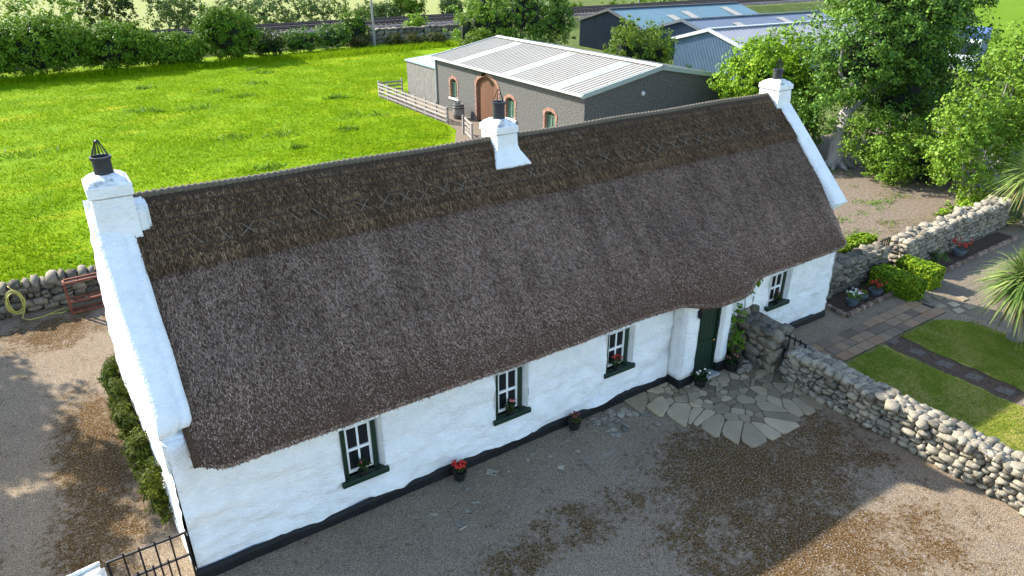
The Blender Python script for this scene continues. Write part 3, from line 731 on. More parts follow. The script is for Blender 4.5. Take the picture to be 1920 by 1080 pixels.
# ribbed roof sheets, three pairs of rooflights
roofp = empty('roof', (0, 0, 0), parent=barn)
ov = .22; nsh = 17; sw = (D_+.3)/nsh
def slope_pt(side, s, y, h):                   # s 0 at ridge .. 1 at eave
    hx = W_/2+ov; ang = math.atan2(rz-ez, W_/2); x = cxm+side*hx*s; z = rz+.05-math.tan(ang)*hx*s
    return (x+side*math.sin(ang)*h, y, z+math.cos(ang)*h)
def sheet_mesh(side, sky_):
    V = []; F = []; prof_ = []
    if sky_: prof_ = [(0, 0), (sw-.01, 0)]
    else:
        for k in range(3):
            a = k*sw/3; prof_ += [(a, 0), (a+sw/3-.075, 0), (a+sw/3-.06, .04), (a+sw/3-.03, .04), (a+sw/3-.012, 0)]
    n = len(prof_)
    for s_ in (0, 1):
        for y, h in prof_: V.append(slope_pt(side, s_, y, h))
    F = [(k, k+1, n+k+1, n+k) for k in range(n-1)]
    m = len(V); V += [(a, b, c-.03) for a, b, c in V]; F += [(m+k+n, m+k+n+1, m+k+1, m+k) for k in range(n-1)]+[(n+k, n+k+1, m+n+k+1, m+n+k) for k in range(n-1)]
    return mesh_data('roof_sheet', V, F, SKYL if sky_ else SHEETM)
sm = {(s_, k): sheet_mesh(s_, k) for s_ in (-1, 1) for k in (False, True)}
for s_ in (-1, 1):
    for i in range(nsh):
        o = bpy.data.objects.new('rooflight' if i in (2, 7, 13) else 'roof_sheet', sm[(s_, i in (2, 7, 13))]); o.location = (0, -.15+i*sw, 0); link(o, roofp)
FASC = plain('pale_fascia', (.464, .480, .448), .5, var=.06)
m = MB()
m.add([slope_pt(-1, .055, -.17, .07), slope_pt(-1, 0, -.17, .10), slope_pt(1, .055, -.17, .07), slope_pt(-1, .055, D_+.17, .07), slope_pt(-1, 0, D_+.17, .10), slope_pt(1, .055, D_+.17, .07)], [(0, 1, 4, 3), (1, 2, 5, 4)]); m.build('ridge_flashing', FASC, roofp, fix=False)
GFASC = plain('grey_green_fascia', (.30, .34, .31), .55, var=.06)
for yy in (-.18, D_+.12):
    for s_ in (-1, 1):
        m = MB(); a = slope_pt(s_, 0, yy, .07); b = slope_pt(s_, 1.005, yy, .07)
        m.add([a, b, (b[0], b[1], b[2]-.24), (a[0], a[1], a[2]-.24), (a[0], a[1]+.1, a[2]), (b[0], b[1]+.1, b[2]), (b[0], b[1]+.1, b[2]-.24), (a[0], a[1]+.1, a[2]-.24)], [(0, 1, 2, 3), (4, 7, 6, 5), (0, 4, 5, 1), (1, 5, 6, 2), (2, 6, 7, 3)]); m.build('barge_board', GFASC, roofp)
e = slope_pt(-1, 1, 0, 0); MB().box(e[0]-.10, e[0]+.02, -.12, D_+.14, e[2]-.10, e[2]+.0).build('gutter', FASC, barn)
MB().tube([(-.06, D_-.06, 0), (-.06, D_-.06, ez-.1)], .05, 8).build('downpipe', FASC, barn)
m = MB(); m.box(-.16, -.0, 9.5, 9.75, 3.0, 3.16); m.box(-.30, -.14, 9.45, 9.8, 2.9, 3.05); m.build('flood_lamp', IRON, barn)
MB().lathe([(.12, 0), (.12, .05), (.08, .1)], 12).build('bulkhead_lamp', plain('lamp_glass', (.6, .6, .58), .3), barn, loc=(3.9, -.003, 2.95)).rotation_euler = (R_(90), 0, 0)
ax = empty('lean_to', (0, D_, 0), parent=barn)
MB().box(.0, 4.5, .003, 4.5, 0, 2.5).build('wall', rough_mat('grey_render', [(.3, (.12, .113, .10)), (.7, (.20, .19, .168))], 3, 7, .9, .3, .01, 30), ax)
m = MB(); m.add([(-.1, .005, 2.58), (4.6, .005, 2.95), (4.6, 4.65, 2.95), (-.1, 4.65, 2.58), (-.1, .005, 2.5), (4.6, .005, 2.5), (4.6, 4.65, 2.5), (-.1, 4.65, 2.5)], [(0, 1, 2, 3), (0, 3, 7, 4), (3, 2, 6, 7), (1, 5, 6, 2), (4, 5, 1, 0)]); m.build('roof', plain('bluish_sheet', (.27, .34, .37), .45), ax)

# ---- post and rail fence, barrel
FW = rough_mat('silvered_fence', [(.3, (.165, .139, .128)), (.7, (.345, .307, .285))], 8, 5, .85, .3, .005, per_obj=.3)
def rail_fence(label, pts, h=1.05, nr=4, group='post and rail fences by the barn'):
    r = empty('rail_fence', (*pts[0], 0), label=label, cat='fence', group=group); o = Vector((*pts[0], 0))
    posts = []
    for a, b in zip(pts[:-1], pts[1:]):
        a = Vector((*a, 0))-o; b = Vector((*b, 0))-o; n = max(1, round((b-a).length/1.45)); d = (b-a).normalized(); sd = Vector((d.y, -d.x, 0))
        for k in range(n+(b == Vector((*pts[-1], 0))-o)): posts.append(a+(b-a)*k/n)
        for k in range(nr):
            z = .2+k*(h-.28)/(nr-1); q = sd*-.07; MB().bar(a+q+Vector((0, 0, z)), b+q+Vector((0, 0, z+random.uniform(-.02, .02))), .035, .11).build('rail', FW, r)
    for p in posts:
        hh = h+random.uniform(.0, .12); MB().box(p.x-.05, p.x+.05, p.y-.05, p.y+.05, 0, hh).build('post', FW, r)
    return r
rail_fence('silvered four-rail fence beside the lean-to of the barn', [(20.42, 27.95), (20.47, 38.3), (22.3, 38.3)])
rail_fence('short piece of rail fence behind the middle chimney', [(19.95, 25.2), (19.35, 23.2)])
bar = empty('barrel', (21.75, 27.95+.95, .016), label='old wooden barrel with dark hoops beside the barn door', cat='barrel')
m = MB(); m.lathe([(.30, 0), (.36, .25), (.38, .45), (.36, .68), (.31, .92), (.27, .92), (.27, .86)], 18); m.build('staves', rough_mat('barrel_oak', [(.3, (.13, .115, .10)), (.7, (.30, .27, .24))], 4, 5, .9, .4, .01, cs=(8, 8, 1)), bar)
for z, r_ in ((.08, .325), (.22, .36), (.68, .365), (.84, .333)): MB().lathe([(r_, z-.03), (r_+.012, z-.025), (r_+.012, z+.025), (r_-.01, z+.03)], 18).build('hoop', IRON, bar)

# ================================================================= steel sheds beyond the barn
def corr(name, quad, n, amp, mat, parent):
    """corrugated panel between bottom edge a->b and top edge d->c"""
    a, b, c, d = [np.array(p, float) for p in quad]; nrm = np.cross(b-a, d-a); nrm /= np.linalg.norm(nrm); V = []; F = []
    for k in range(n*2+1):
        t = k/(n*2); o = nrm*amp*(k % 2); V += [a+(b-a)*t+o, d+(c-d)*t+o]
        if k: F.append((2*k-2, 2*k, 2*k+1, 2*k-1))
    return obj(name, V, F, mat, parent)
def shed(label, loc, rzd, width, length, eave, ridge, gm, rm, lm, lights):
    s_ = empty('steel_shed', (*loc, 0), R_(rzd), label=label, cat='shed', group='steel sheds by the railway')
    h = width/2; ng = int(width/.34)
    # gable (faces -x): split left/right so that the top follows the rake
    corr('gable_cladding', [(0, h, 0), (0, 0, 0), (0, 0, ridge), (0, h, eave)], ng, -.06, gm, s_)
    corr('gable_cladding', [(0, 0, 0), (0, -h, 0), (0, -h, eave), (0, 0, ridge)], ng, -.06, gm, s_)
    MB().box(.02, length, -h, -h+.06, 0, eave).build('side_wall', gm, s_); MB().box(.02, length, h-.06, h, 0, eave).build('side_wall', gm, s_)
    MB().prism([(-h, 0), (h, 0), (h, eave), (0, ridge), (-h, eave)], 'x', length-.1, length).build('rear_wall', gm, s_)
    for sg in (-1, 1):
        o = corr('roof_slope', [(-.25, sg*(h+.2), eave-.05), (length+.2, sg*(h+.2), eave-.05), (length+.2, 0, ridge+.06), (-.25, 0, ridge+.06)], int(length/.5), .03*sg, rm, s_)
        for fx, fs in (lights if sg < 0 else []):
            x0 = length*fx; g_ = lambda x, s: (x, sg*(h+.2)*s, ridge+.11+(eave-ridge-.11)*s)
            obj('rooflight', [g_(x0, fs), g_(x0+1.0, fs), g_(x0+1.0, fs+.45), g_(x0, fs+.45)], [(0, 1, 2, 3)], SKYC, s_)
        m = MB(); m.bar((-.27, 0, ridge+.02), (-.27, sg*(h+.22), eave-.07), .10, .26); m.build('barge_trim', lm, s_)
    MB().bar((-.3, 0, ridge+.12), (length+.2, 0, ridge+.12), .4, .06).build('ridge_flashing', lm, s_)
    return s_
SKYC = plain('aged_rooflight', (.330, .300, .252), .6)
BLUEL = plain('pale_blue_cladding', (.133, .194, .262), .5, var=.1, scale=1); BLUED = plain('navy_cladding', (.023, .041, .080), .5, var=.2, scale=1)
ROOFA = plain('turquoise_roof', (.096, .168, .197), .5, var=.1, scale=1); ROOFB = plain('blue_grey_roof', (.115, .139, .176), .5, var=.08, scale=1); ROOFC = plain('silver_roof', (.240, .235, .244), .45, var=.08, scale=1)
TRIM = plain('pale_trim', (.358, .390, .403), .5)
shed('nearest steel shed with pale blue striped gable and silver roof', (47.5, 31.8), -4, 8.4, 18, 2.6, 3.65, BLUEL, ROOFC, TRIM, [(.3, .2)])
shed('middle steel shed with dark blue gable and blue-grey roof', (52.0, 39.2), -4, 7.4, 18.5, 2.7, 3.62, BLUED, ROOFB, plain('dark_trim', (.06, .08, .10), .5), [(.25, .4), (.6, .25), (.85, .2)])
shed('farthest steel shed with gable coloured dark for tree shade and turquoise roof', (50.3, 47.8), -4, 10.6, 17.5, 2.7, 4.05, plain('shade_dark_cladding', (.022, .030, .048), .5, var=.2, scale=1), ROOFA, plain('black_trim', (.03, .035, .04), .5), [(.45, .3), (.8, .2), (.3, .45)])  # near-black cladding colour stands for a tree's shade on the gable

# ================================================================= foliage
LEAFS = {
 'hedge': island_mat('hedge_leaves', [(0, (.038, .090, .007)), (.45, (.082, .160, .011)), (.8, (.136, .231, .017)), (1, (.230, .302, .032))], .55, .16, .25, .18, .45),
 'willow': island_mat('willow_leaves', [(0, (.039, .072, .019)), (.5, (.077, .124, .034)), (1, (.154, .209, .069))], .6, .16, .25, .2, .45),
 'maple': island_mat('maple_leaves', [(0, (.057, .128, .008)), (.45, (.142, .267, .013)), (.8, (.255, .385, .021)), (1, (.396, .473, .049))], .5, .22, .3, .3, .4),
 'dark': island_mat('beech_leaves', [(0, (.024, .063, .008)), (.5, (.067, .143, .017)), (.85, (.146, .253, .033)), (1, (.361, .459, .106))], .45, .14, .35, .35, .4),
 'ash': island_mat('ash_leaves', [(0, (.051, .109, .010)), (.5, (.120, .218, .020)), (.85, (.214, .314, .040)), (1, (.393, .452, .134))], .5, .2, .3, .4, .35),
 'deep': island_mat('ivy_leaves', [(0, (.010, .025, .007)), (.6, (.025, .050, .013)), (1, (.056, .091, .021))], .5, .2, .3, .4, .4),
 'gorse': island_mat('gorse_leaves', [(0, (.028, .032, .010)), (.6, (.059, .059, .021)), (1, (.112, .112, .042))], .7, .15, .2, .5, .4),
 'box': island_mat('box_hedge_leaves', [(0, (.034, .085, .009)), (.4, (.111, .204, .012)), (1, (.323, .391, .021))], .5, .25, .3, 1.2, .3),
 'conifer': island_mat('juniper_sprays', [(0, (.015, .028, .006)), (.5, (.045, .061, .011)), (.85, (.121, .126, .015)), (1, (.207, .185, .020))], .6, .2, .2, 1.2, .55),
 'elder': island_mat('elder_leaves', [(0, (.040, .084, .009)), (.5, (.089, .156, .015)), (.9, (.153, .210, .038)), (1, (.443, .462, .239))], .5, .3, .3, .4, .3),
}
BARKP = rough_mat('pale_bark', [(.3, (.165, .149, .127)), (.5, (.264, .248, .220)), (.7, (.341, .330, .303))], 5, 7, .9, .6, .03, 18, cs=(1, 1, .4))
BARKD = rough_mat('dark_bark', [(.3, (.06, .045, .035)), (.7, (.16, .125, .095))], 6, 6, .9, .6, .03, 20, cs=(1, 1, .4))
def leaves(name, lobes, n, size, mat, parent, seed, clump=.45, per=22, shell=.45, droop=0., flat=.3, thin=0., kind=None, long_=1.55):
    """lobes: (x,y,z,rx,ry,rz). Leaf-sized faces gathered in clumps through the crown's volume"""
    r = np.random.default_rng(seed); lo = np.array(lobes, float); vol = (lo[:, 3]*lo[:, 4]*lo[:, 5])**.75; nc = max(8, n//per)
    li = r.choice(len(lo), nc, p=vol/vol.sum()); d = r.normal(size=(nc, 3)); d /= np.linalg.norm(d, axis=1, keepdims=True)
    rad = np.where(r.random(nc) < .72, shell+(1-shell)*r.random(nc)**.45, r.random(nc)**.5)
    lump = 1+.30*fbm(d*2.3+li[:, None]*3.1, 2, seed)
    c = lo[li, :3]+d*lo[li, 3:]*(rad*lump)[:, None]
    keep = c[:, 2] > .12; c = c[keep]; d = d[keep]
    if thin: k2 = fbm(c*.8, 2, seed+3) > -thin; c = c[k2]; d = d[k2]
    cs = clump*r.uniform(.5, 1.35, len(c)); k = r.poisson(per, len(c)); ci = np.repeat(np.arange(len(c)), k); N = len(ci)
    g_ = r.normal(size=(N, 3)); g_ /= np.linalg.norm(g_, axis=1, keepdims=True)+1e-9
    p = c[ci]+g_*(cs[ci]*r.random(N)**.5)[:, None]*np.array([1, 1, .75]); p[:, 2] = np.maximum(p[:, 2], .04)
    nr = d[ci]*.55+g_*.55+np.array([0, 0, flat])+r.normal(size=(N, 3))*.45; nr /= np.linalg.norm(nr, axis=1, keepdims=True)
    t = np.cross(nr, r.normal(size=(N, 3)))+np.array([0, 0, -droop]); t -= nr*(t*nr).sum(1, keepdims=True); t /= np.linalg.norm(t, axis=1, keepdims=True)+1e-9
    b = np.cross(nr, t); s_ = (size*r.uniform(.55, 1.35, N))[:, None]
    V = np.stack([p-t*s_*.5*long_*.66, p+b*s_*.33, p+t*s_*.5*long_*.66, p-b*s_*.33], 1).reshape(-1, 3)
    return obj(name, V, np.arange(N*4).reshape(-1, 4), mat, parent, kind=kind)
def limbs(name, paths, mat, parent, n=7):
    m = MB()
    for pts, rr in paths: m.tube(pts, rr, n)
    return m.build(name, mat, parent, smooth=True, fix=False)
CORE = plain('opaque_core', (.012, .018, .008), .95)  # for dark solids added inside foliage to stop light passing through
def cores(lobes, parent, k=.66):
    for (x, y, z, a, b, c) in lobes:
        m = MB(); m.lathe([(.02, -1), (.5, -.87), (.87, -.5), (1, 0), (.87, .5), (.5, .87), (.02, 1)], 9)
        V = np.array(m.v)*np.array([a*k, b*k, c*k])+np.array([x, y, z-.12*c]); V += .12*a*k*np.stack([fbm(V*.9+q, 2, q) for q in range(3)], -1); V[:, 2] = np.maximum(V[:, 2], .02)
        obj('opaque_core', V, m.f, CORE, parent)
def bush(name, label, loc, lobes, n, size, kind, seed, cat='bush', group=None, stems=4, bark=BARKD, crown='foliage', core=0, **k):
    o = empty(name, (*loc, 0), label=label, cat=cat, group=group)
    leaves(crown, lobes, n, size, LEAFS[kind], o, seed, **k)
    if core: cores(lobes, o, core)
    r = random.Random(seed); P = []
    for i in range(stems):
        l_ = lobes[i % len(lobes)]; bx, by = l_[0]*.5+r.uniform(-.2, .2), l_[1]*.5+r.uniform(-.2, .2); R0 = .025+.014*l_[5]
        P.append(([(bx, by, 0), (bx*.6+l_[0]*.4, by*.6+l_[1]*.4, l_[2]*.5), (l_[0], l_[1], l_[2]+l_[5]*.3)], [R0, R0*.7, R0*.25]))
    limbs('stem', P, bark, o); return o
GH = 'hedgerow bushes along the far edge of the meadow'
hedge_def = [  # x, y, half-width, height, label
 (-13, 61.5, 4.2, 4.6, 'bushy hedgerow clump outside the left edge of the meadow view'),
 (-5.6, 62.0, 4.6, 4.7, 'leftmost tall hedgerow bush at the picture edge'),
 (.6, 62.2, 4.0, 4.9, 'second hedgerow bush from the left, tall with pale top'),
 (6.2, 62.6, 3.4, 4.2, 'third hedgerow bush from the left behind left chimney'),
 (10.9, 62.6, 2.9, 2.9, 'low hedgerow bush just left of the big round bush')]
for i, (x, y, hw, h, lb_) in enumerate(hedge_def):
    lobes = [(0, 0, h*.45, hw, 2.4, h*.48), (-hw*.55, .3, h*.55, hw*.55, 2.0, h*.40), (hw*.5, -.2, h*.5, hw*.55, 2.1, h*.42), (hw*.1, .6, h*.68, hw*.5, 1.6, h*.32)]
    bush('hedgerow_bush', lb_, (x, y), lobes, 17000, .22, 'hedge', 100+i, group=GH, clump=.5, per=24, core=.55)
bush('hedgerow_bush', 'big round willow bush standing proud of the hedgerow', (16.0, 62.9), [(0, 0, 2.5, 3.0, 2.6, 2.5), (-.9, 0, 3.1, 1.9, 1.8, 1.8), (1.2, .2, 2.2, 2.2, 2.0, 2.0)], 18000, .20, 'hedge', 120, group=GH, clump=.42, core=.55)
for i, (x, y, hw, h, kd, lb_) in enumerate([(20.0, 64.2, 1.7, 2.6, 'deep', 'dark ivy-covered shrub right of the big round bush'), (23.4, 64.6, 2.0, 2.5, 'dark', 'hawthorn shrub with pale speckled top in the hedgerow'),
      (27.0, 65.3, 2.2, 2.7, 'dark', 'broad dark hawthorn shrub left of the utility pole'), (30.3, 67.0, 2.0, 4.2, 'hedge', 'tall bright bush directly behind the utility pole'), (30.2, 65.6, 1.0, 1.2, 'gorse', 'small brownish shrub at the foot of the utility pole')]):
    bush('hedgerow_shrub', lb_, (x, y), [(0, 0, h*.45, hw, 1.4, h*.5), (hw*.4, 0, h*.5, hw*.6, 1.2, h*.45), (-hw*.4, .1, h*.42, hw*.6, 1.2, h*.42)], 3600, .2, kd, 130+i, clump=.4, core=.5, group='shrubs near the utility pole')
for i, (x, y, lb_) in enumerate([(33.4, 63.5, 'left gorse bush before the far stone wall'), (35.6, 63.2, 'middle gorse bush before the far stone wall'), (37.9, 62.4, 'right gorse bush before the far stone wall')]):
    bush('gorse_bush', lb_, (x, y), [(0, 0, .65, 1.2, 1.0, .75), (.5, .1, .6, .8, .8, .6)], 1800, .18, 'gorse', 140+i, clump=.3, group='gorse bushes by the far wall')
bush('bank_shrub', 'rounded yellowish shrub on the railway bank', (39.0, 69.3), [(0, 0, 1.9, 1.4, 1.2, 1.0), (0, 0, 1.2, 1.2, 1.0, .8)], 2200, .2, 'maple', 146, clump=.35)
# beyond the railway
for i, (x, y, hw, h, kd, lb_) in enumerate([(-4.5, 74, 4.2, 7.4, 'ash', 'pale leafy tree behind the hedgerow in the top left corner'), (2.0, 75, 3.6, 6.4, 'ash', 'light green tree second from the top left corner'), (8.3, 84, 3.0, 7.3, 'deep', 'dark round tree at the edge of the hay field'),
      (16.3, 90, 3.6, 5.0, 'willow', 'small rounded willow at the far side of the tracks'), (24.5, 88, 4.8, 4.6, 'willow', 'wide grey willow thicket behind the big round bush'), (33.0, 88.5, 5.2, 4.4, 'willow', 'long reedy willow thicket beyond the tracks'), (41.5, 86.0, 3.6, 3.0, 'willow', 'low reedy scrub left of the slim lineside tree'),
      (46.5, 86.5, 2.6, 5.0, 'hedge', 'slim lineside tree right of the utility pole'), (54.0, 88, 1.8, 3.2, 'willow', 'small wispy bush beyond the tracks'), (59.5, 89, 2.0, 3.0, 'willow', 'second small wispy bush beyond the tracks'), (68.5, 92, 4.2, 5.6, 'hedge', 'rounded tree beyond the tracks left of the barn trees')]):
    bush('lineside_tree', lb_, (x, y), [(0, 0, h*.5, hw, hw*.7, h*.5), (-hw*.4, 0, h*.55, hw*.6, hw*.5, h*.42), (hw*.45, .3, h*.45, hw*.6, hw*.5, h*.42)], 4200, .30, kd, 150+i, 'tree', 'trees and thickets beyond the railway', clump=.55)
# the dark hedge that closes the far field reads as one mass
leaves('far_hedge', [(x, 182+3*math.sin(x*.13), 1.6+.8*math.sin(x*.31), 4.5, 2, 2.6) for x in range(-60, 190, 5)], 26000, .7, LEAFS['deep'], None, 170, clump=1.0, kind='stuff')['label'] = 'dark hedge line closing the far hay field'
leaves('bank_scrub', [(x, 82.5+1.2*math.sin(x*.7), .8, 2.6, 1.2, 1.1) for x in range(62, 175, 4)], 16000, .32, LEAFS['hedge'], None, 171, clump=.5, kind='stuff')['label'] = 'low green scrub along the far side of the railway'
leaves('field_edge_scrub', [(x, 47+.38*(x-105)+1.5*math.sin(x*.4), .9, 3, 1.4, 1.3) for x in range(82, 190, 4)], 13000, .35, LEAFS['deep'], None, 172, clump=.6, kind='stuff')['label'] = 'dark scrub at the edge of the far pasture'
# tall trees behind the barn
for i, (x, y, hw, h, kd, lb_) in enumerate([(33.6, 45.5, 3.0, 7.6, 'ash', 'tall pale tree behind the left end of the barn roof'), (38.0, 46.0, 3.0, 9.2, 'dark', 'tall dark tree with upright crown behind the barn'), (42.4, 47.5, 2.8, 6.6, 'dark', 'dark spreading tree in front of the farthest shed'), (31.6, 43.0, 1.8, 3.6, 'elder', 'flowering hawthorn at the far corner of the barn')]):
    bush('tree', lb_, (x, y), [(0, 0, h*.55, hw*.8, hw*.8, h*.45), (-hw*.5, 0, h*.45, hw*.6, hw*.6, h*.38), (hw*.5, .2, h*.5, hw*.6, hw*.6, h*.36), (.2, -.4, h*.75, hw*.5, hw*.5, h*.28)], 9000, .20, kd, 180+i, 'tree', 'trees behind the barn', clump=.42, thin=.35, core=.36, crown='crown')
bush('elder_bush', 'large rounded elder bush between barn and dark shed', (39.2, 31.5), [(0, 0, 2.5, 2.9, 2.4, 2.4), (-1.3, 0, 2.9, 1.7, 1.6, 1.9), (1.5, -.2, 2.4, 1.8, 1.6, 1.9)], 10000, .19, 'elder', 190, clump=.36, core=.45)
bush('elder_bush', 'smaller bright bush in front of the pale blue shed', (40.2, 27.6), [(0, 0, .9, 1.5, 1.1, .9), (1.8, 0, .7, 1.2, 1.0, .75), (3.2, -.4, .5, .9, .9, .5)], 4200, .18, 'ash', 191, clump=.36, thin=.3)
bush('elder_bush', 'low yellow-green scrub at the back corner of the barn', (37.5, 22.5), [(0, 0, .5, 2.0, 1.1, .6), (2.4, -.6, .6, 1.5, 1.1, .6)], 3000, .16, 'elder', 192, clump=.32)
bush('maple_tree', 'bright yellow-green maple behind the right chimney', (33.2, 14.6), [(0, 0, 2.8, 2.9, 2.4, 2.6), (-1.2, 0, 3.6, 2.2, 1.9, 2.0), (1.3, .2, 4.2, 2.2, 1.9, 2.0), (2.7, -.3, 2.7, 1.9, 1.7, 2.0)], 24000, .17, 'maple', 195, 'tree', clump=.36, crown='crown', core=.42)
# big leaning tree with a pale trunk
bt = empty('beech_tree', (32.3, 9.2, 0), label='large dark tree with pale leaning trunk right of the cottage', cat='tree')
lob = [(3.6, .4, 6.4, 4.4, 3.6, 3.6), (1.0, .5, 5.2, 2.8, 2.6, 2.4), (6.4, .2, 5.0, 3.2, 3.0, 3.2), (3.6, -.6, 3.3, 3.6, 2.6, 2.0), (7.2, .5, 7.6, 2.6, 2.4, 2.2), (2.4, 1, 8.6, 3.2, 2.8, 2.4), (-.9, .6, 3.0, 1.4, 1.4, 1.6), (6.6, .4, 2.6, 2.2, 2, 1.6)]
leaves('crown', lob, 64000, .155, LEAFS['dark'], bt, 200, clump=.44, per=34, droop=.7, flat=.45, thin=.42)
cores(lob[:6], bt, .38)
limbs('trunk', [([(.1, 0, -.05), (-.1, .02, .4), (-.15, .05, 1.5), (.1, .1, 2.6), (.5, .2, 3.6), (1.6, .3, 5.2), (3.2, .4, 7.2)], [.62, .42, .34, .30, .27, .18, .05])], BARKP, bt, 12)
limbs('limb', [([(.1, .1, 2.4), (1.6, -.2, 3.6), (3.6, -.5, 4.2)], [.16, .11, .03]), ([(.4, .2, 3.4), (2.8, .8, 4.6), (6.0, .6, 5.6)], [.17, .12, .03]), ([(.3, .2, 3.2), (-.3, .6, 4.6), (-.2, .8, 6)], [.13, .08, .02]), ([(1.2, .3, 4.7), (1.8, .6, 6.8), (2.2, .9, 9)], [.15, .1, .03])], BARKP, bt)
limbs('root_flare', [([(0, 0, .5), (.5*math.cos(a), .5*math.sin(a), .12), (.95*math.cos(a), .95*math.sin(a), -.04)], [.2, .14, .05]) for a in (2.6, 3.6, 4.4, 5.2, 6.0, 1.2)], BARKP, bt)
bush('laurel_bush', 'dark laurel bush filling the gap behind the right coping', (30.6, 11.2), [(0, 0, 1.8, 1.5, 1.3, 1.8), (.9, -.2, 1.4, 1.1, 1.0, 1.4), (-1.0, .3, 1.5, 1.2, 1.0, 1.4)], 7000, .16, 'dark', 208, clump=.32, core=.45)
# shrubs of the bare plot
def flowers(name, pts, size, mat, parent, seed):
    r = np.random.default_rng(seed); V = []; F = []
    for p in pts:
        for k in range(7):
            d = r.normal(size=3); d /= np.linalg.norm(d); c = np.array(p)+d*size*.6; t = np.cross(d, r.normal(size=3)); t /= np.linalg.norm(t); b = np.cross(d, t); i = len(V)
            V += [c-t*size*.5, c+b*size*.5, c+t*size*.5, c-b*size*.5]; F.append((i, i+1, i+2, i+3))
    return obj(name, V, F, mat, parent, kind='stuff')
PURP = plain('lilac_petals', (.30, .22, .50), .6, var=.2); PINKW = plain('pale_pink_petals', (.62, .42, .48), .6)
sh = bush('garden_shrub', 'rounded mid-green shrub at the foot of the pale trunk', (32.6, 6.4), [(0, 0, 1.3, 2.1, 1.6, 1.35), (-1.3, -.2, 1.05, 1.2, 1.1, 1.05), (1.0, .1, 1.7, 1.2, 1.1, 1.1), (-.4, 1.4, 1.8, 1.3, 1.1, 1.2)], 12000, .13, 'ash', 210, clump=.3, per=26)
sh = bush('rhododendron', 'dark rhododendron with lilac blooms beside the rounded shrub', (34.6, 5.3), [(0, 0, 1.0, 1.6, 1.2, 1.1), (.9, .2, 1.3, 1.1, 1.0, 1.0), (-.9, -.3, .7, 1.0, .9, .7)], 6500, .15, 'deep', 211, clump=.3)
flowers('bloom', [(random.uniform(-1.4, 1.4), random.uniform(-1.35, -.7), random.uniform(.3, 1.7)) for _ in range(26)], .17, PURP, sh, 3)
flowers('pale_bloom', [(random.uniform(0, 1.2), random.uniform(-1.2, -.8), random.uniform(.5, 1.2)) for _ in range(5)], .18, PINKW, sh, 4)
rt = empty('leafy_tree', (32.9, 3.0, 0), label='multi-stemmed light green tree at the right picture edge', cat='tree')
lob = [(0, 0, 2.6, 3.0, 2.0, 1.7), (1.0, .3, 4.2, 2.6, 2.0, 1.8), (-1.6, -.2, 1.8, 1.8, 1.5, 1.3), (2.6, -.3, 3.0, 2.0, 1.8, 1.8), (1.8, .2, 5.8, 1.8, 1.6, 1.5), (-1.0, .3, 3.6, 1.6, 1.4, 1.4), (-2.6, .2, 2.9, 1.1, 1.0, 1.3), (3.6, 0, 4.9, 1.7, 1.5, 1.7)]
leaves('crown', lob, 25000, .15, LEAFS['ash'], rt, 220, clump=.34, per=22, thin=.33, droop=.3)
limbs('stem', [([(random.uniform(-.9, .9), random.uniform(-.4, .3), 0), (a*.5, 0, 1.3), (a, b, c_)], [.055, .042, .012]) for a, b, c_ in ((-1.8, -.4, 3.0), (-.6, -.3, 4.1), (.6, .1, 5.2), (1.9, .3, 6.4), (2.8, -.2, 4.6), (-2.4, .2, 3.6), (3.6, .2, 5.6))], BARKP, rt, 5)
bush('ground_cover', 'bright low green plants behind the sunlit stone wall', (30.6, 1.9), [(0, 0, .3, 1.5, .7, .4), (1.2, .2, .4, 1.0, .6, .5), (-1.6, -.1, .22, .9, .5, .3)], 3000, .11, 'maple', 225, 'plant', stems=2, clump=.2)
bush('ground_cover', 'reddish-green low shrub touching the sunlit stone wall', (27.6, 1.45), [(0, 0, .3, .8, .4, .4), (.7, .1, .25, .5, .35, .3)], 1500, .10, 'gorse', 226, 'plant', stems=2, clump=.18)
bush('ivy_clump', 'leafy green clump under the farther cordyline', (31.6, -.4), [(0, 0, .6, 1.1, .7, .7), (1.2, -.2, .7, .9, .7, .7)], 3400, .15, 'ash', 227, 'plant', stems=2, clump=.28)
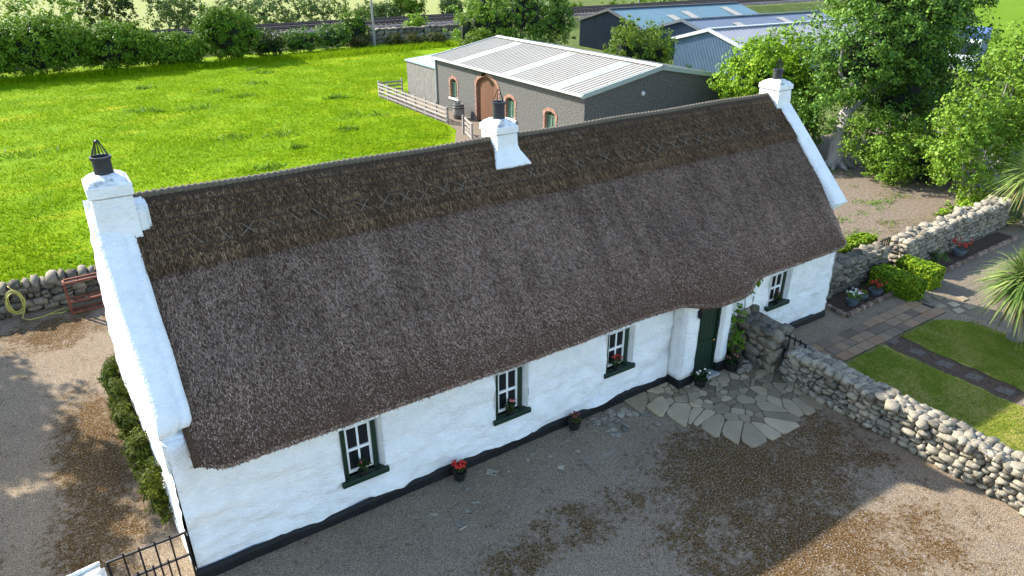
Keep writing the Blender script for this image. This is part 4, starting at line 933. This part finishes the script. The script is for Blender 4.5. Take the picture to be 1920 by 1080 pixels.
# clipped box hedges
def box_hedge(label, x0, x1, y0, y1, h, seed, n=7000, kind='box', group='clipped hedges by the garden gate'):
    o = empty('box_hedge', ((x0+x1)/2, (y0+y1)/2, 0), label=label, cat='hedge', group=group); r = np.random.default_rng(seed)
    hx, hy = (x1-x0)/2, (y1-y0)/2; A = np.array([4*hx*hy, 2*hx*h, 2*hx*h, 2*hy*h, 2*hy*h]); f_ = r.choice(5, n, p=A/A.sum()); u = r.uniform(-1, 1, n); v = r.uniform(-1, 1, n); P = np.zeros((n, 3)); Nn = np.zeros((n, 3))
    for k, (ax_, sg) in enumerate(((2, 1), (1, -1), (1, 1), (0, -1), (0, 1))):
        q = f_ == k; Nn[q, ax_] = sg
        if ax_ == 2: P[q] = np.stack([u[q]*hx, v[q]*hy, np.full(q.sum(), h)], -1)
        elif ax_ == 1: P[q] = np.stack([u[q]*hx, np.full(q.sum(), sg*hy), h*(v[q]+1)/2], -1)
        else: P[q] = np.stack([np.full(q.sum(), sg*hx), u[q]*hy, h*(v[q]+1)/2], -1)
    P += Nn*(.05*fbm(P*5, 2, seed)+r.normal(0, .025, n))[:, None]; nr = Nn+r.normal(size=(n, 3))*.55; nr /= np.linalg.norm(nr, axis=1, keepdims=True)
    t = np.cross(nr, r.normal(size=(n, 3))); t /= np.linalg.norm(t, axis=1, keepdims=True); b = np.cross(nr, t); s_ = r.uniform(.03, .07, n)[:, None]; P[:, 2] = np.maximum(P[:, 2], .03)
    obj('foliage', np.stack([P-t*s_, P+b*s_*.6, P+t*s_, P-b*s_*.6], 1).reshape(-1, 3), np.arange(n*4).reshape(-1, 4), LEAFS[kind], o)
    MB().box(-hx+.06, hx-.06, -hy+.06, hy-.06, 0, h-.06).build('opaque_core', plain('hedge_twigs', (.02, .03, .012), .9), o)
box_hedge('shaded dark green clipped hedge at the end of the slab path', 20.75, 21.35, -1.25, .2, .62, 301, 7000, 'box')
box_hedge('bright yellow-green clipped hedge in front of the sunlit stone wall', 22.0, 22.65, -1.1, .1, .66, 302, 7000)
box_hedge('bright clipped hedge behind the shaded stone wall', 20.0, 23.0, 1.45, 2.0, .78, 303, 8000)
# juniper against the left gable
jl = []
for k in range(26): jl.append((.30-.055*(k % 3)+random.uniform(-.03, .05)-.012*k*.6, -2.6+k*.205, random.uniform(.35, 1.15), random.uniform(.12, .2), random.uniform(.16, .3), random.uniform(.3, .5)))
bush('conifer_shrub', 'upright golden juniper shrub growing against the left gable', (-.55, 4.0), jl, 30000, .042, 'conifer', 310, stems=8, clump=.12, per=46, long_=3.4, droop=-.6)
# roses climbing the gate pier and porch
bush('climbing_rose', 'climbing rose scrambling beside the porch and the stone pier', (13.55, -.42), [(0, 0, .5, .22, .25, .5), (.0, .1, 1.25, .22, .22, .4), (.25, .15, 1.85, .3, .16, .16), (.75, .2, 1.95, .28, .12, .2)], 1300, .085, 'ash', 312, 'plant', stems=4, clump=.12)

# ================================================================= paving
def clip(poly, px, py, nx_, ny_):
    out = []
    for i in range(len(poly)):
        a, b = poly[i], poly[(i+1) % len(poly)]
        da = (a[0]-px)*nx_+(a[1]-py)*ny_; db = (b[0]-px)*nx_+(b[1]-py)*ny_
        if da <= 0: out.append(a)
        if (da < 0 < db) or (db < 0 < da): t = da/(da-db); out.append((a[0]+(b[0]-a[0])*t, a[1]+(b[1]-a[1])*t))
    return out
def inpoly(x, y, P):
    c = False
    for i in range(len(P)):
        x1, y1 = P[i]; x2, y2 = P[i-1]
        if (y1 > y) != (y2 > y) and x < (x2-x1)*(y-y1)/(y2-y1)+x1: c = not c
    return c
FLAG = rough_mat('flagstone', [(.15, (.125, .096, .054)), (.35, (.206, .159, .095)), (.55, (.297, .233, .143)), (.75, (.411, .323, .199)), (.92, (.321, .207, .102))], 2.2, 7, .85, .5, .015, 20, True, per_obj=.62)
def slab(name, poly, h, mat, parent, inset=.02, tilt=0):
    cx_ = sum(p[0] for p in poly)/len(poly); cy_ = sum(p[1] for p in poly)/len(poly); n = len(poly); V = []
    for f_, z in ((1, 0), (1, h*.65), (None, h)):
        for x, y in poly:
            dx, dy = x-cx_, y-cy_; d = math.hypot(dx, dy)+1e-6; s_ = 1 if f_ else max(.6, 1-inset/d); V.append((dx*s_, dy*s_, z+(tilt*dx if z else 0)))
    F = [tuple(range(2*n, 3*n))]
    for k in range(2): F += [(k*n+i, k*n+(i+1) % n, k*n+n+(i+1) % n, k*n+n+i) for i in range(n)]
    return obj(name, V, F, mat, parent, loc=(cx_, cy_, .006))
REG = [(10.25, -.36), (10.35, -.75), (10.75, -1.35), (11.0, -2.0), (11.35, -2.72), (12.0, -2.85), (12.5, -2.35), (13.1, -2.55), (13.62, -2.75), (13.62, -1.5), (13.5, -.9), (13.3, -.85), (11.2, -.62), (11.15, -.30)]
r = random.Random(12); seeds = []
for _ in range(4000):
    x, y = r.uniform(10, 13.8), r.uniform(-3, -.2); big = 1 if y < -1.2 else .9
    if inpoly(x, y, REG) and all((x-a)**2+(y-b)**2 > (.20*q*big)**2 for a, b, q in seeds): seeds.append((x, y, r.choice((.55, .7, .85, 1.1, 1.5))))
for i, (x, y, q) in enumerate(seeds):
    P = [(x-.55, y-.55), (x+.55, y-.55), (x+.55, y+.55), (x-.55, y+.55)]
    for j, (a, b, q2) in enumerate(seeds):
        if j == i or (a-x)**2+(b-y)**2 > 1.7: continue
        d = math.hypot(a-x, b-y); w = .5+.12*(q-q2); P = clip(P, x+(a-x)*w-(a-x)/d*.006, y+(b-y)*w-(b-y)/d*.006, (a-x)/d, (b-y)/d)
        if len(P) < 3: break
    if len(P) < 3: continue
    P2 = []
    for k in range(len(P)):                    # uneven, slightly rounded outline
        a, b = P[k], P[(k+1) % len(P)]; L = math.hypot(b[0]-a[0], b[1]-a[1])
        if L < .05: P2.append(((a[0]+b[0])/2, (a[1]+b[1])/2)); continue
        P2 += [(a[0]+(b[0]-a[0])*.16, a[1]+(b[1]-a[1])*.16), (a[0]+(b[0]-a[0])*.5+r.uniform(-.012, .012), a[1]+(b[1]-a[1])*.5+r.uniform(-.012, .012)), (a[0]+(b[0]-a[0])*.84, a[1]+(b[1]-a[1])*.84)]
    slab('flagstone', P2, r.uniform(.030, .048), FLAG, yard, .018, r.uniform(-.02, .02))
# loose stones along the plinth and on the yard
LOOSE = stone_mat('loose_stone', .8, .4)
items = []
for _ in range(46): items.append((1, (r.uniform(8.6, 10.9), -.42-abs(r.gauss(0, .45)), .012), (r.uniform(.08, .24), r.uniform(.08, .2), .04), (0, 0, r.uniform(0, 6))))
for _ in range(36): items.append((1, (r.uniform(3.5, 9.5), -.5-abs(r.gauss(0, .6)), .010), (r.uniform(.05, .2), r.uniform(.05, .14), .03), (0, 0, r.uniform(0, 6))))
put_stones(yard, items, LOOSE, 200, 'loose_stone')
items = [(1, (13.3+r.uniform(-.2, .35), -.86-r.uniform(0, .2), .09), (r.uniform(.16, .3), r.uniform(.14, .24), r.uniform(.14, .24)), (r.uniform(-.3, .3), r.uniform(-.3, .3), r.uniform(0, 6))) for _ in range(7)]
put_stones(yard, items, STONE, 20, 'boulder')
SLATE = plain('dark_slate', (.10, .075, .055), .9, var=.45)
# slab path through the garden
PATH = rough_mat('path_slab', [(.1, (.103, .076, .052)), (.35, (.195, .134, .086)), (.55, (.275, .181, .100)), (.75, (.240, .134, .072)), (.95, (.379, .260, .132))], 2.5, 6, .85, .4, .01, 25, True, per_obj=.7)
path = sheet('slab_path', [(14.75, -2.2), (21.0, -2.2), (21.0, -1.18), (14.75, -1.18)], .012, MORTAR)
for row in range(3):
    x = 14.8+r.uniform(0, .3)
    while x < 20.9:
        w_ = r.uniform(.36, .58); y0 = -2.18+row*.333
        if x+w_ < 21.05: o = slab('path_slab', [(x, y0), (x+w_-.018, y0+r.uniform(-.01, .01)), (x+w_-.018, y0+.318), (x, y0+.318)], r.uniform(.026, .036), PATH, path, .01, r.uniform(-.01, .01)); o.location.z = .014
        x += w_
for x, y, a, b in ((21.2, -1.9, .4, .25), (21.65, -2.05, .35, .3), (21.35, -2.35, .4, .26), (21.9, -2.4, .4, .3), (21.75, -1.55, .45, .28), (22.3, -2.0, .36, .3), (21.3, -1.45, .3, .24)):
    slab('stepping_stone', [(x-a*.5, y-b*.4), (x+a*.4, y-b*.5), (x+a*.5, y+b*.3), (x-a*.3, y+b*.5)], .03, FLAG, path, .02).location.z = .014
for y in np.arange(-5.4, -2.4, .74): slab('strip_slab', [(17.80, y), (18.12+r.uniform(-.05, .05), y+.03), (18.1, y+.36), (17.75, y+.38)], .010, SLATE, path, .02).location.z = .018
for x, y in ((14.25, -1.62), (14.6, -1.75), (14.28, -1.85)): slab('gate_flag', [(x-.2, y-.12), (x+.18, y-.12), (x+.2, y+.12), (x-.18, y+.13)], .03, FLAG, path, .02)
# flower beds with brick edging
EDGE = rough_mat('edging_brick', [(.3, (.13, .085, .06)), (.7, (.30, .21, .15))], 6, 5, .9, .4, .01, per_obj=.6)
def bed(poly, edge, label=None):
    o = sheet('flower_bed', poly, .02, BEDSOIL)
    for a, b in edge:
        a = Vector((*a, 0)); b = Vector((*b, 0)); n = int((b-a).length/.17); az = math.atan2((b-a).y, (b-a).x)
        me = mesh_data('edging_brick', *(lambda m: (m.v, m.f))(MB().box(-.07, .07, -.05, .05, 0, .12)), EDGE)
        for k in range(n):
            p = a+(b-a)*((k+.5)/n); e = bpy.data.objects.new('edging_brick', me); e.location = (p.x, p.y, .005); e.rotation_euler = (r.uniform(-.15, .15), r.uniform(-.3, .3), az+r.uniform(-.15, .15)); link(e, o)
bed([(18.15, -.72), (20.7, -.62), (20.7, .34), (18.3, .34)], [((18.15, -.72), (20.7, -.62)), ((18.3, .2), (18.15, -.72))])
bed([(23.7, -.62), (29.3, -.52), (29.3, .2), (23.7, .2)], [((23.7, -.62), (29.3, -.52))])

# ================================================================= pots, gates and yard clutter
def hw(x, y, z): return (-.008+K*x, -.234+K*y, .22+K*z)
PLASTIC = plain('dark_pot', (.012, .011, .011), .5); GREYPOT = plain('grey_pot', (.096, .114, .126), .5); TERRA = plain('brown_pot', (.042, .021, .015), .6)
RED = plain('red_petals', (.55, .03, .02), .55, var=.25); PINK = plain('pink_petals', (.62, .22, .22), .55); WHITEF = plain('white_petals', (.75, .74, .66), .55); DRED = plain('dark_red_petals', (.22, .04, .04), .55)
def pot(label, loc, pr, ph, pm, leafk, spread, hh, petal, nb, seed, nl=500, group='potted plants', ls=.05):
    o = empty('flower_pot', loc, label=label, cat='flower pot', group=group)
    MB().lathe([(pr*.72, 0), (pr*.95, ph*.85), (pr*1.05, ph*.86), (pr*1.05, ph), (pr*.9, ph), (pr*.85, ph*.9)], 14).build('pot', pm, o)
    leaves('foliage', [(0, 0, ph+hh*.45, spread, spread, hh*.5)], nl, ls, LEAFS[leafk], o, seed, clump=.06, per=10)
    if petal:
        rr = random.Random(seed); flowers('bloom', [(rr.uniform(-.8, .8)*spread, rr.uniform(-.8, .8)*spread, ph+hh*rr.uniform(.6, 1.1)) for _ in range(nb)], .045, petal, o, seed)
    return o
sills = [(WIN[0], 'deep', DRED, 2, 'leafy dark potted plant on the sill of the window nearest the left gable'), (WIN[1], 'deep', PINK, 4, 'potted plant with pink tips on the second window sill from the left'), (WIN[2], 'deep', RED, 9, 'potted red geranium on the window sill left of the porch'), (WIN[3], 'deep', DRED, 2, 'dark potted plant on the sill of the window right of the porch')]
for i, ((c, s_), lk, pt, nb, lb_) in enumerate(sills): pot(lb_, hw(c+(-.02 if i != 2 else -.08), -.03, s_+.037), .085, .13, PLASTIC, lk, .12, .22, pt, nb, 400+i, 260, 'pots on the window sills', .05)
pot('black pot with a bright red geranium by the plinth between the first two windows', (5.06, -.50, .006), .15, .22, PLASTIC, 'deep', .13, .2, RED, 34, 410, 260)
pot('dark pot with withered reddish plant by the plinth right of the second window', (8.1, -.47, .006), .15, .2, PLASTIC, 'gorse', .14, .2, DRED, 8, 411, 300)
pot('round dark pot with white and pink flowers left of the green door', (11.78, -.86, .006), .17, .24, PLASTIC, 'deep', .2, .25, WHITEF, 5, 412, 420)
pot('round dark pot with small white flowers right of the green door', (13.0, -.80, .006), .18, .26, PLASTIC, 'deep', .19, .22, PINK, 5, 413, 420)
pot('grey pot with cream hydrangea at the left of the shaded bed', (18.96, -.36, .02), .18, .22, GREYPOT, 'ash', .24, .28, WHITEF, 24, 414, 420)
pot('low grey bowl with few pink flowers in the middle of the shaded bed', (19.64, -.25, .02), .18, .15, GREYPOT, 'ash', .16, .14, PINK, 6, 415, 160)
pot('grey pot with red flowers at the right of the shaded bed', (20.26, -.33, .02), .20, .2, GREYPOT, 'gorse', .24, .26, RED, 22, 416, 260)
pot('grey pot with arching red flowers in the bed below the sunlit wall', (25.7, -.15, .02), .22, .22, GREYPOT, 'gorse', .36, .36, RED, 26, 417, 260)
bush('hydrangea', 'small cream-flowered plant at the foot of the sunlit wall', (24.3, -.1), [(0, 0, .25, .32, .28, .25)], 500, .07, 'willow', 418, 'plant', stems=2, clump=.1)
# iron gates
def gate(name, label, a, b, z0, h, nb, dog=True):
    a = Vector((*a, z0)); b = Vector((*b, z0)); o = empty(name, a, math.atan2((b-a).y, (b-a).x), label=label, cat='gate'); L = (b-a).length
    m = MB()
    for x in (0, L): m.box(x-.02, x+.02, -.02, .02, 0, h)
    m.box(.02, L-.02, -.015, .015, h-.035, h); m.box(.02, L-.02, -.015, .015, .06, .10); m.box(.02, L-.02, -.015, .015, h*.55, h*.55+.035); m.build('frame', IRON, o)
    for k in range(nb):
        x = L*(k+1)/(nb+1); MB().box(x-.014, x+.014, -.012, .012, .10, h+.05).build('bar', IRON, o)
        if dog: MB().box(x-.014-L/(nb+1)/2, x+.014-L/(nb+1)/2, -.012, .012, .10, h*.55+.09).build('short_bar', IRON, o)
    return o
gate('iron_gate', 'black iron bar gate beside the left front corner of the cottage', (-1.22, -.28), (-.06, -.28), .02, 1.15, 4)
gate('iron_gate', 'small black iron gate between the stone pier and the garden wall', (14.12, -1.42), (14.12, -2.05), .05, 1.0, 3)
gate('iron_gate', 'narrow black iron gate in the gap of the garden walls', (22.5, .75), (21.95, .75), .02, 1.1, 3, False)
gp = empty('gate_pillar', (-1.58, -.30, 0), label='whitewashed stone gate pillar at the bottom left corner', cat='pillar')
lump_box('shaft', -.29, .29, -.28, .28, 0, .98, WLIME, gp, .03, .09, 15, .06)
m = MB(); m.add([(-.30, .16, .95), (.24, .26, .95), (.24, .32, .95), (-.31, .24, .95), (-.30, .16, 1.03), (.24, .24, 1.03), (.24, .31, 1.01), (-.31, .24, 1.02)], [(0, 1, 5, 4), (4, 5, 6, 7), (2, 3, 7, 6), (0, 4, 7, 3), (1, 2, 6, 5)]); m.box(-.335, -.26, -.25, .2, .92, 1.02); m.build('sunlit_rim', LIME, gp, bevel=.012)  # white strips stand for sunlight on the left and back edges
# rusty steel frame leaning at the field wall
rf = empty('field_gate', (-1.05, 12.25, .01), R_(2), label='rusty red steel gate frame standing against the field wall', cat='gate')
for y in (0, .28): 
    m = MB(); 
    for x in (0, 1.6): m.box(x-.03, x+.03, y-.03, y+.03, 0, 1.0)
    for z in (.03, .38, 1.0): m.box(.03, 1.57, y-.026, y+.026, z-.026, z+.026)
    m.build('front_frame' if y == 0 else 'rear_frame', RUST, rf)
m = MB()
for x in (0, 1.6):
    for z in (.04, 1.0): m.box(x-.024, x+.024, .03, .25, z-.024, z+.024)
m.build('tie_bar', RUST, rf)
hs = empty('garden_hose', (-2.35, 12.78, 0), label='yellow hose coiled on the dry stone field wall', cat='hose')
HOSE = plain('yellow_hose', (.42, .38, .09), .5)
P = []
for k in range(150):
    a = k*.24; P.append((.20*math.cos(a)*(1+.12*math.sin(k*.33))+.03*math.sin(k*.11), -.05-.045*math.sin(k*.5)-.05*(k/150), .57+.34*math.sin(a)*(1+.12*math.sin(k*.21))))
P = [(-.1, .35, .95), (-.05, .15, .98)]+P
MB().tube(P, .016, 6).build('coil', HOSE, hs, smooth=True)
MB().tube([(.2, -.12, .4), (.05, -.2, .08), (.2, -.3, .03), (.55, -.28, .025), (.85, -.12, .03), (1.15, .0, .03), (1.25, -.15, .025), (1.05, -.28, .02), (.75, -.2, .02)], .016, 6).build('loose_end', HOSE, hs, smooth=True)
# porch lantern
ln = empty('wall_lantern', hw(11.93, -.47, 1.72), label='small black lantern on the porch pier beside the door', cat='lantern')
m = MB(); m.lathe([(.03, 0), (.06, .04), (.075, .16), (.085, .18), (.02, .25), (.008, .29)], 8); m.box(-.012, .012, .0, .12, .2, .225); m.build('body', IRON, ln)
# utility poles
for lb_, p, h in (('grey utility pole standing at the far hedgerow of the meadow', (31.9, 65.4), 9), ('distant thin pole beyond the railway line', (52.8, 108), 8), ('slim pole beside the tracks above the turquoise shed', (86, 82), 5)):
    o = empty('utility_pole', (*p, 0), label=lb_, cat='pole', group='utility poles'); MB().tube([(0, 0, -.05), (0, 0, h)], [.15, .11], 8).build('shaft', plain('pole_timber', (.34, .30, .27), .9), o); MB().box(-.7, .7, -.05, .05, h-.6, h-.48).build('cross_arm', SLEEP, o)
# water tank, tub, vehicle and shed wall half hidden by foliage
tk = empty('water_tank', (42.6, 10.7, 0), label='black round water tank under the dark tree', cat='tank')
MB().lathe([(.62, 0), (.64, .06), (.60, 1.35), (.63, 1.38), (.63, 1.45), (.5, 1.47), (.1, 1.5)], 20).build('drum', plain('black_plastic', (.012, .013, .016), .35), tk)
bt_ = empty('blue_tub', (45.0, 9.2, 0), label='faded blue plastic drum among the leaves right of the tank', cat='tub'); MB().lathe([(.4, 0), (.42, .9), (.44, 1.5), (.3, 1.56)], 16).build('drum', plain('blue_plastic', (.10, .22, .33), .4), bt_)
tr = empty('white_truck', (64, 19.5, 0), R_(20), label='white lorry with blue body partly hidden behind the trees', cat='truck')
m = MB(); m.prism([(0, .6), (2.0, .6), (2.0, 2.9), (.6, 2.9), (.15, 1.8), (0, 1.6)], 'y', -1.1, 1.1); m.build('cab', WHITEP, tr, bevel=.05)
MB().box(2.3, 8.0, -1.2, 1.2, .9, 3.4).build('body', plain('blue_tarpaulin', (.05, .10, .22), .6), tr, bevel=.04); MB().box(.2, 7.9, -.5, .5, .45, .88).build('chassis', IRON, tr)
m = MB(); m.add([(.13, -.95, 1.86), (.13, .95, 1.86), (.53, .95, 2.75), (.53, -.95, 2.75)], [(0, 1, 2, 3)]); m.build('windscreen', GLASS, tr, fix=False)
for x in (1.1, 5.8, 6.9):
    for y in (-1.05, .75): w_ = MB().lathe([(.3, 0), (.48, .02), (.48, .28), (.3, .3)], 16).build('wheel', IRON, tr, loc=(x, y+.3, .48)); w_.rotation_euler = (R_(90), 0, 0)
# cordylines
def cordyline(label, base, head, nl, L, wd, seed, mats, tr_=.12):
    o = empty('cordyline', (*base, 0), label=label, cat='palm', group='cordylines'); r = np.random.default_rng(seed); hx_, hy_, hz_ = head[0]-base[0], head[1]-base[1], head[2]
    MB().tube([(0, 0, -.03), (.02, 0, .35), (hx_*.5, hy_*.5, hz_*.55), (hx_, hy_, hz_)], [tr_*1.45, tr_*1.1, tr_, tr_*.9], 10).build('trunk', BARKP, o, smooth=True)
    for nm, frac, e0, e1, mt in (('leaves', .86, -.25, 1.45, mats[0]), ('dead_skirt', .14, -1.2, -.5, mats[1])):
        n = int(nl*frac); V = []; F = []
        for k in range(n):
            az = r.uniform(0, 2*math.pi); el = r.uniform(e0, e1); LL = L*r.uniform(.7, 1.1); d = np.array([math.cos(az)*math.cos(el), math.sin(az)*math.cos(el), math.sin(el)]); sd = np.array([-math.sin(az), math.cos(az), 0]); p = np.array([hx_, hy_, hz_+r.uniform(-.15, .15)]); b = len(V); ns = 7
            for j in range(ns):
                t = j/(ns-1); q = p+d*LL*t+np.array([0, 0, -1])*LL*.55*t*t*(math.cos(el) if el > -.5 else .6); w_ = wd*(.5+.8*t if t < .45 else (1-t)*1.55+.03); V += [q-sd*w_/2, q+sd*w_/2]
                if j: F.append((b+2*j-2, b+2*j-1, b+2*j+1, b+2*j))
        obj(nm, V, F, mt, o, kind=None)
CL = island_mat('cordyline_leaves', [(0, (.05, .10, .022)), (.5, (.13, .20, .045)), (.85, (.24, .30, .085)), (1, (.42, .42, .18))], .5, .25, .35, 1, .2)
CD = island_mat('withered_leaves', [(0, (.09, .075, .035)), (.6, (.19, .16, .07)), (1, (.33, .28, .13))], .8, .1, .2, 1, .2)
cordyline('big cordyline with drooping strap leaves beside the lawn', (20.9, -4.12), (20.15, -4.15, 2.05), 700, 1.3, .062, 501, (CL, CD), .16)
cordyline('farther cordyline with spiky leaves above the garden wall end', (31.2, .1), (30.9, .3, 1.95), 330, 1.7, .07, 502, (CL, CD))
flowers('seed_head', [(30.0+random.uniform(-.5, .9), .3+random.uniform(-.4, .4), 2.4+random.uniform(-.3, .7)) for _ in range(0)], .1, CD, None, 1) if False else None
# tree off to the left whose shade falls on the driveway
bush('sycamore_tree', 'tall tree left of the picture shading the driveway', (-9.6, 14.0), [(0, 0, 7, 3.3, 3.6, 2.2), (-.6, 4.0, 7, 2.6, 2.6, 2.0), (.3, -2.6, 6.6, 2.9, 2.2, 1.9), (-2.6, -2, 6.4, 2.6, 2.6, 2)], 15000, .34, 'hedge', 520, 'tree', clump=.55, crown='crown')

# ================================================================= grass and litter
def blades(name, P, h0, h1, w0, w1, mat, parent, seed, lean=.5, kind='stuff'):
    r = np.random.default_rng(seed); N = len(P); az = r.uniform(0, 2*np.pi, N); sd = np.stack([np.cos(az), np.sin(az), 0*az], -1); ln = r.normal(0, lean, (N, 2)); h = r.uniform(h0, h1, N); w = r.uniform(w0, w1, N)[:, None]
    top = P+np.stack([ln[:, 0]*h, ln[:, 1]*h, h], -1)
    V = np.stack([P-sd*w/2, P+sd*w/2, top], 1).reshape(-1, 3)
    return obj(name, V, np.arange(N*3).reshape(-1, 3), mat, parent, kind=kind)
r = np.random.default_rng(77); N = 380000
y = 13.7+48*r.random(N)**1.35; x = -11+(r.random(N))*(44)
ed = np.interp(y, [13.6, 21.5, 23.8, 26.3, 27.9, 38.3, 38.6, 70], [15.6, 16.6, 18.2, 19.7, 20.2, 20.3, 23, 23]); k = (x < ed) | ((y > 38.6) & (x < 20.5+(y-38.4)*.95)); x, y = x[k], y[k]
tuft = fbm(np.stack([x*.5, y*.5, 0*x], -1), 3, 61); k = r.random(len(x)) < .55+.6*tuft; x, y, tuft = x[k], y[k], tuft[k]
z = np.where(x > 20.8, .01, meadow_h(x, y)-.01)
gb = blades('grass', np.stack([x, y, z], -1), .07, .17, .03, .07, GRASSB, None, 78, .7); gb['label'] = 'short bright green meadow grass'
# dock and thistle clumps in the meadow
P = []
for _ in range(30):
    cx_ = r.uniform(-8, 19); cy_ = r.uniform(16, 58)
    n = r.integers(20, 90); s_ = r.uniform(.15, .5); P.append(np.stack([cx_+r.normal(0, s_*1.5, n), cy_+r.normal(0, s_, n), np.full(n, .06)], -1))
P = np.concatenate(P); wd_ = blades('weeds', P, .12, .30, .07, .16, WEED, None, 79, .9); wd_['label'] = 'darker dock and thistle clumps in the meadow'
N = 60000; x = np.where(r.random(N) < .5, r.uniform(14.35, 17.5, N), r.uniform(18.4, 21, N)); y = r.uniform(-8.5, -2.22, N); k = ~((x > 20.2) & (y > -2.9))
lw = blades('lawn_grass', np.stack([x, y, 0*x+.028], -1)[k], .02, .05, .01, .022, LAWNB, None, 80, .8); lw['label'] = 'short worn lawn grass'
# longer rough grass at the hedge foot and round the wall
N = 14000; x = r.uniform(-10, 45, N); y = 60.2+r.normal(0, .8, N)+.06*np.maximum(0, x-20)
rg = blades('rough_grass', np.stack([x, y, 0*x], -1), .2, .6, .05, .12, GRASSB, None, 81, .5); rg['label'] = 'long rough grass at the hedgerow foot'
# pebbles and straw litter on the yard, pointing every way
N = 26000; x = r.uniform(-5, 13.6, N); y = np.where(x < -.3, r.uniform(-1, 12.5, N), -.35-r.random(N)*8.5)
az = r.uniform(0, 2*np.pi, N); L = r.uniform(.008, .022, N); w = r.uniform(.006, .014, N); d = np.stack([np.cos(az), np.sin(az), 0*az], -1); s_ = np.stack([-np.sin(az), np.cos(az), 0*az], -1); P = np.stack([x, y, 0*x+.008], -1); up = np.array([0, 0, 1.])
V = np.stack([P-d*L[:, None], P-s_*w[:, None], P+d*L[:, None], P+s_*w[:, None], P+up*(w*.9)[:, None]], 1).reshape(-1, 3); b = np.arange(N)[:, None]*5
F = np.concatenate([b+np.array([[0, 1, 4]]), b+np.array([[1, 2, 4]]), b+np.array([[2, 3, 4]]), b+np.array([[3, 0, 4]])])
pb = obj('pebbles', V, F, island_mat('pebble_stone', [(0, (.06, .052, .043)), (.5, (.19, .168, .14)), (.85, (.30, .28, .25)), (1, (.45, .43, .39))], .9, 0, .2, 1.2, .2), None, kind='stuff'); pb['label'] = 'fine loose gravel pebbles strewn over the yard'

N = 90; P = []
for _ in range(N):
    cx_ = r.uniform(19, 33); cy_ = r.uniform(1.2, 9.5); n = r.integers(8, 60); P.append(np.stack([cx_+r.normal(0, .22, n), cy_+r.normal(0, .15, n), np.full(n, .006)], -1))
pg = blades('plot_weeds', np.concatenate(P), .04, .14, .02, .05, WEED, None, 82, .9); pg['label'] = 'thin weeds and tufts on the bare soil plot'
N = 9000; x = r.uniform(19, 34, N); y = r.uniform(1.1, 10, N); k = fbm(np.stack([x*.6, y*.6, 0*x], -1), 2, 90) > .05; x, y = x[k], y[k]; N = len(x); az = r.uniform(0, 6.28, N); L = r.uniform(.03, .14, N)
d = np.stack([np.cos(az), np.sin(az), 0*az], -1)*L[:, None]; s_ = np.stack([-np.sin(az), np.cos(az), 0*az], -1)*.012; P = np.stack([x, y, 0*x+.018], -1)
pl = obj('dry_litter', np.stack([P-d, P+s_, P+d+np.array([0, 0, .02]), P-s_], 1).reshape(-1, 3), np.arange(N*4).reshape(-1, 4), CD, None, kind='stuff'); pl['label'] = 'dry stalks and litter on the bare soil plot'
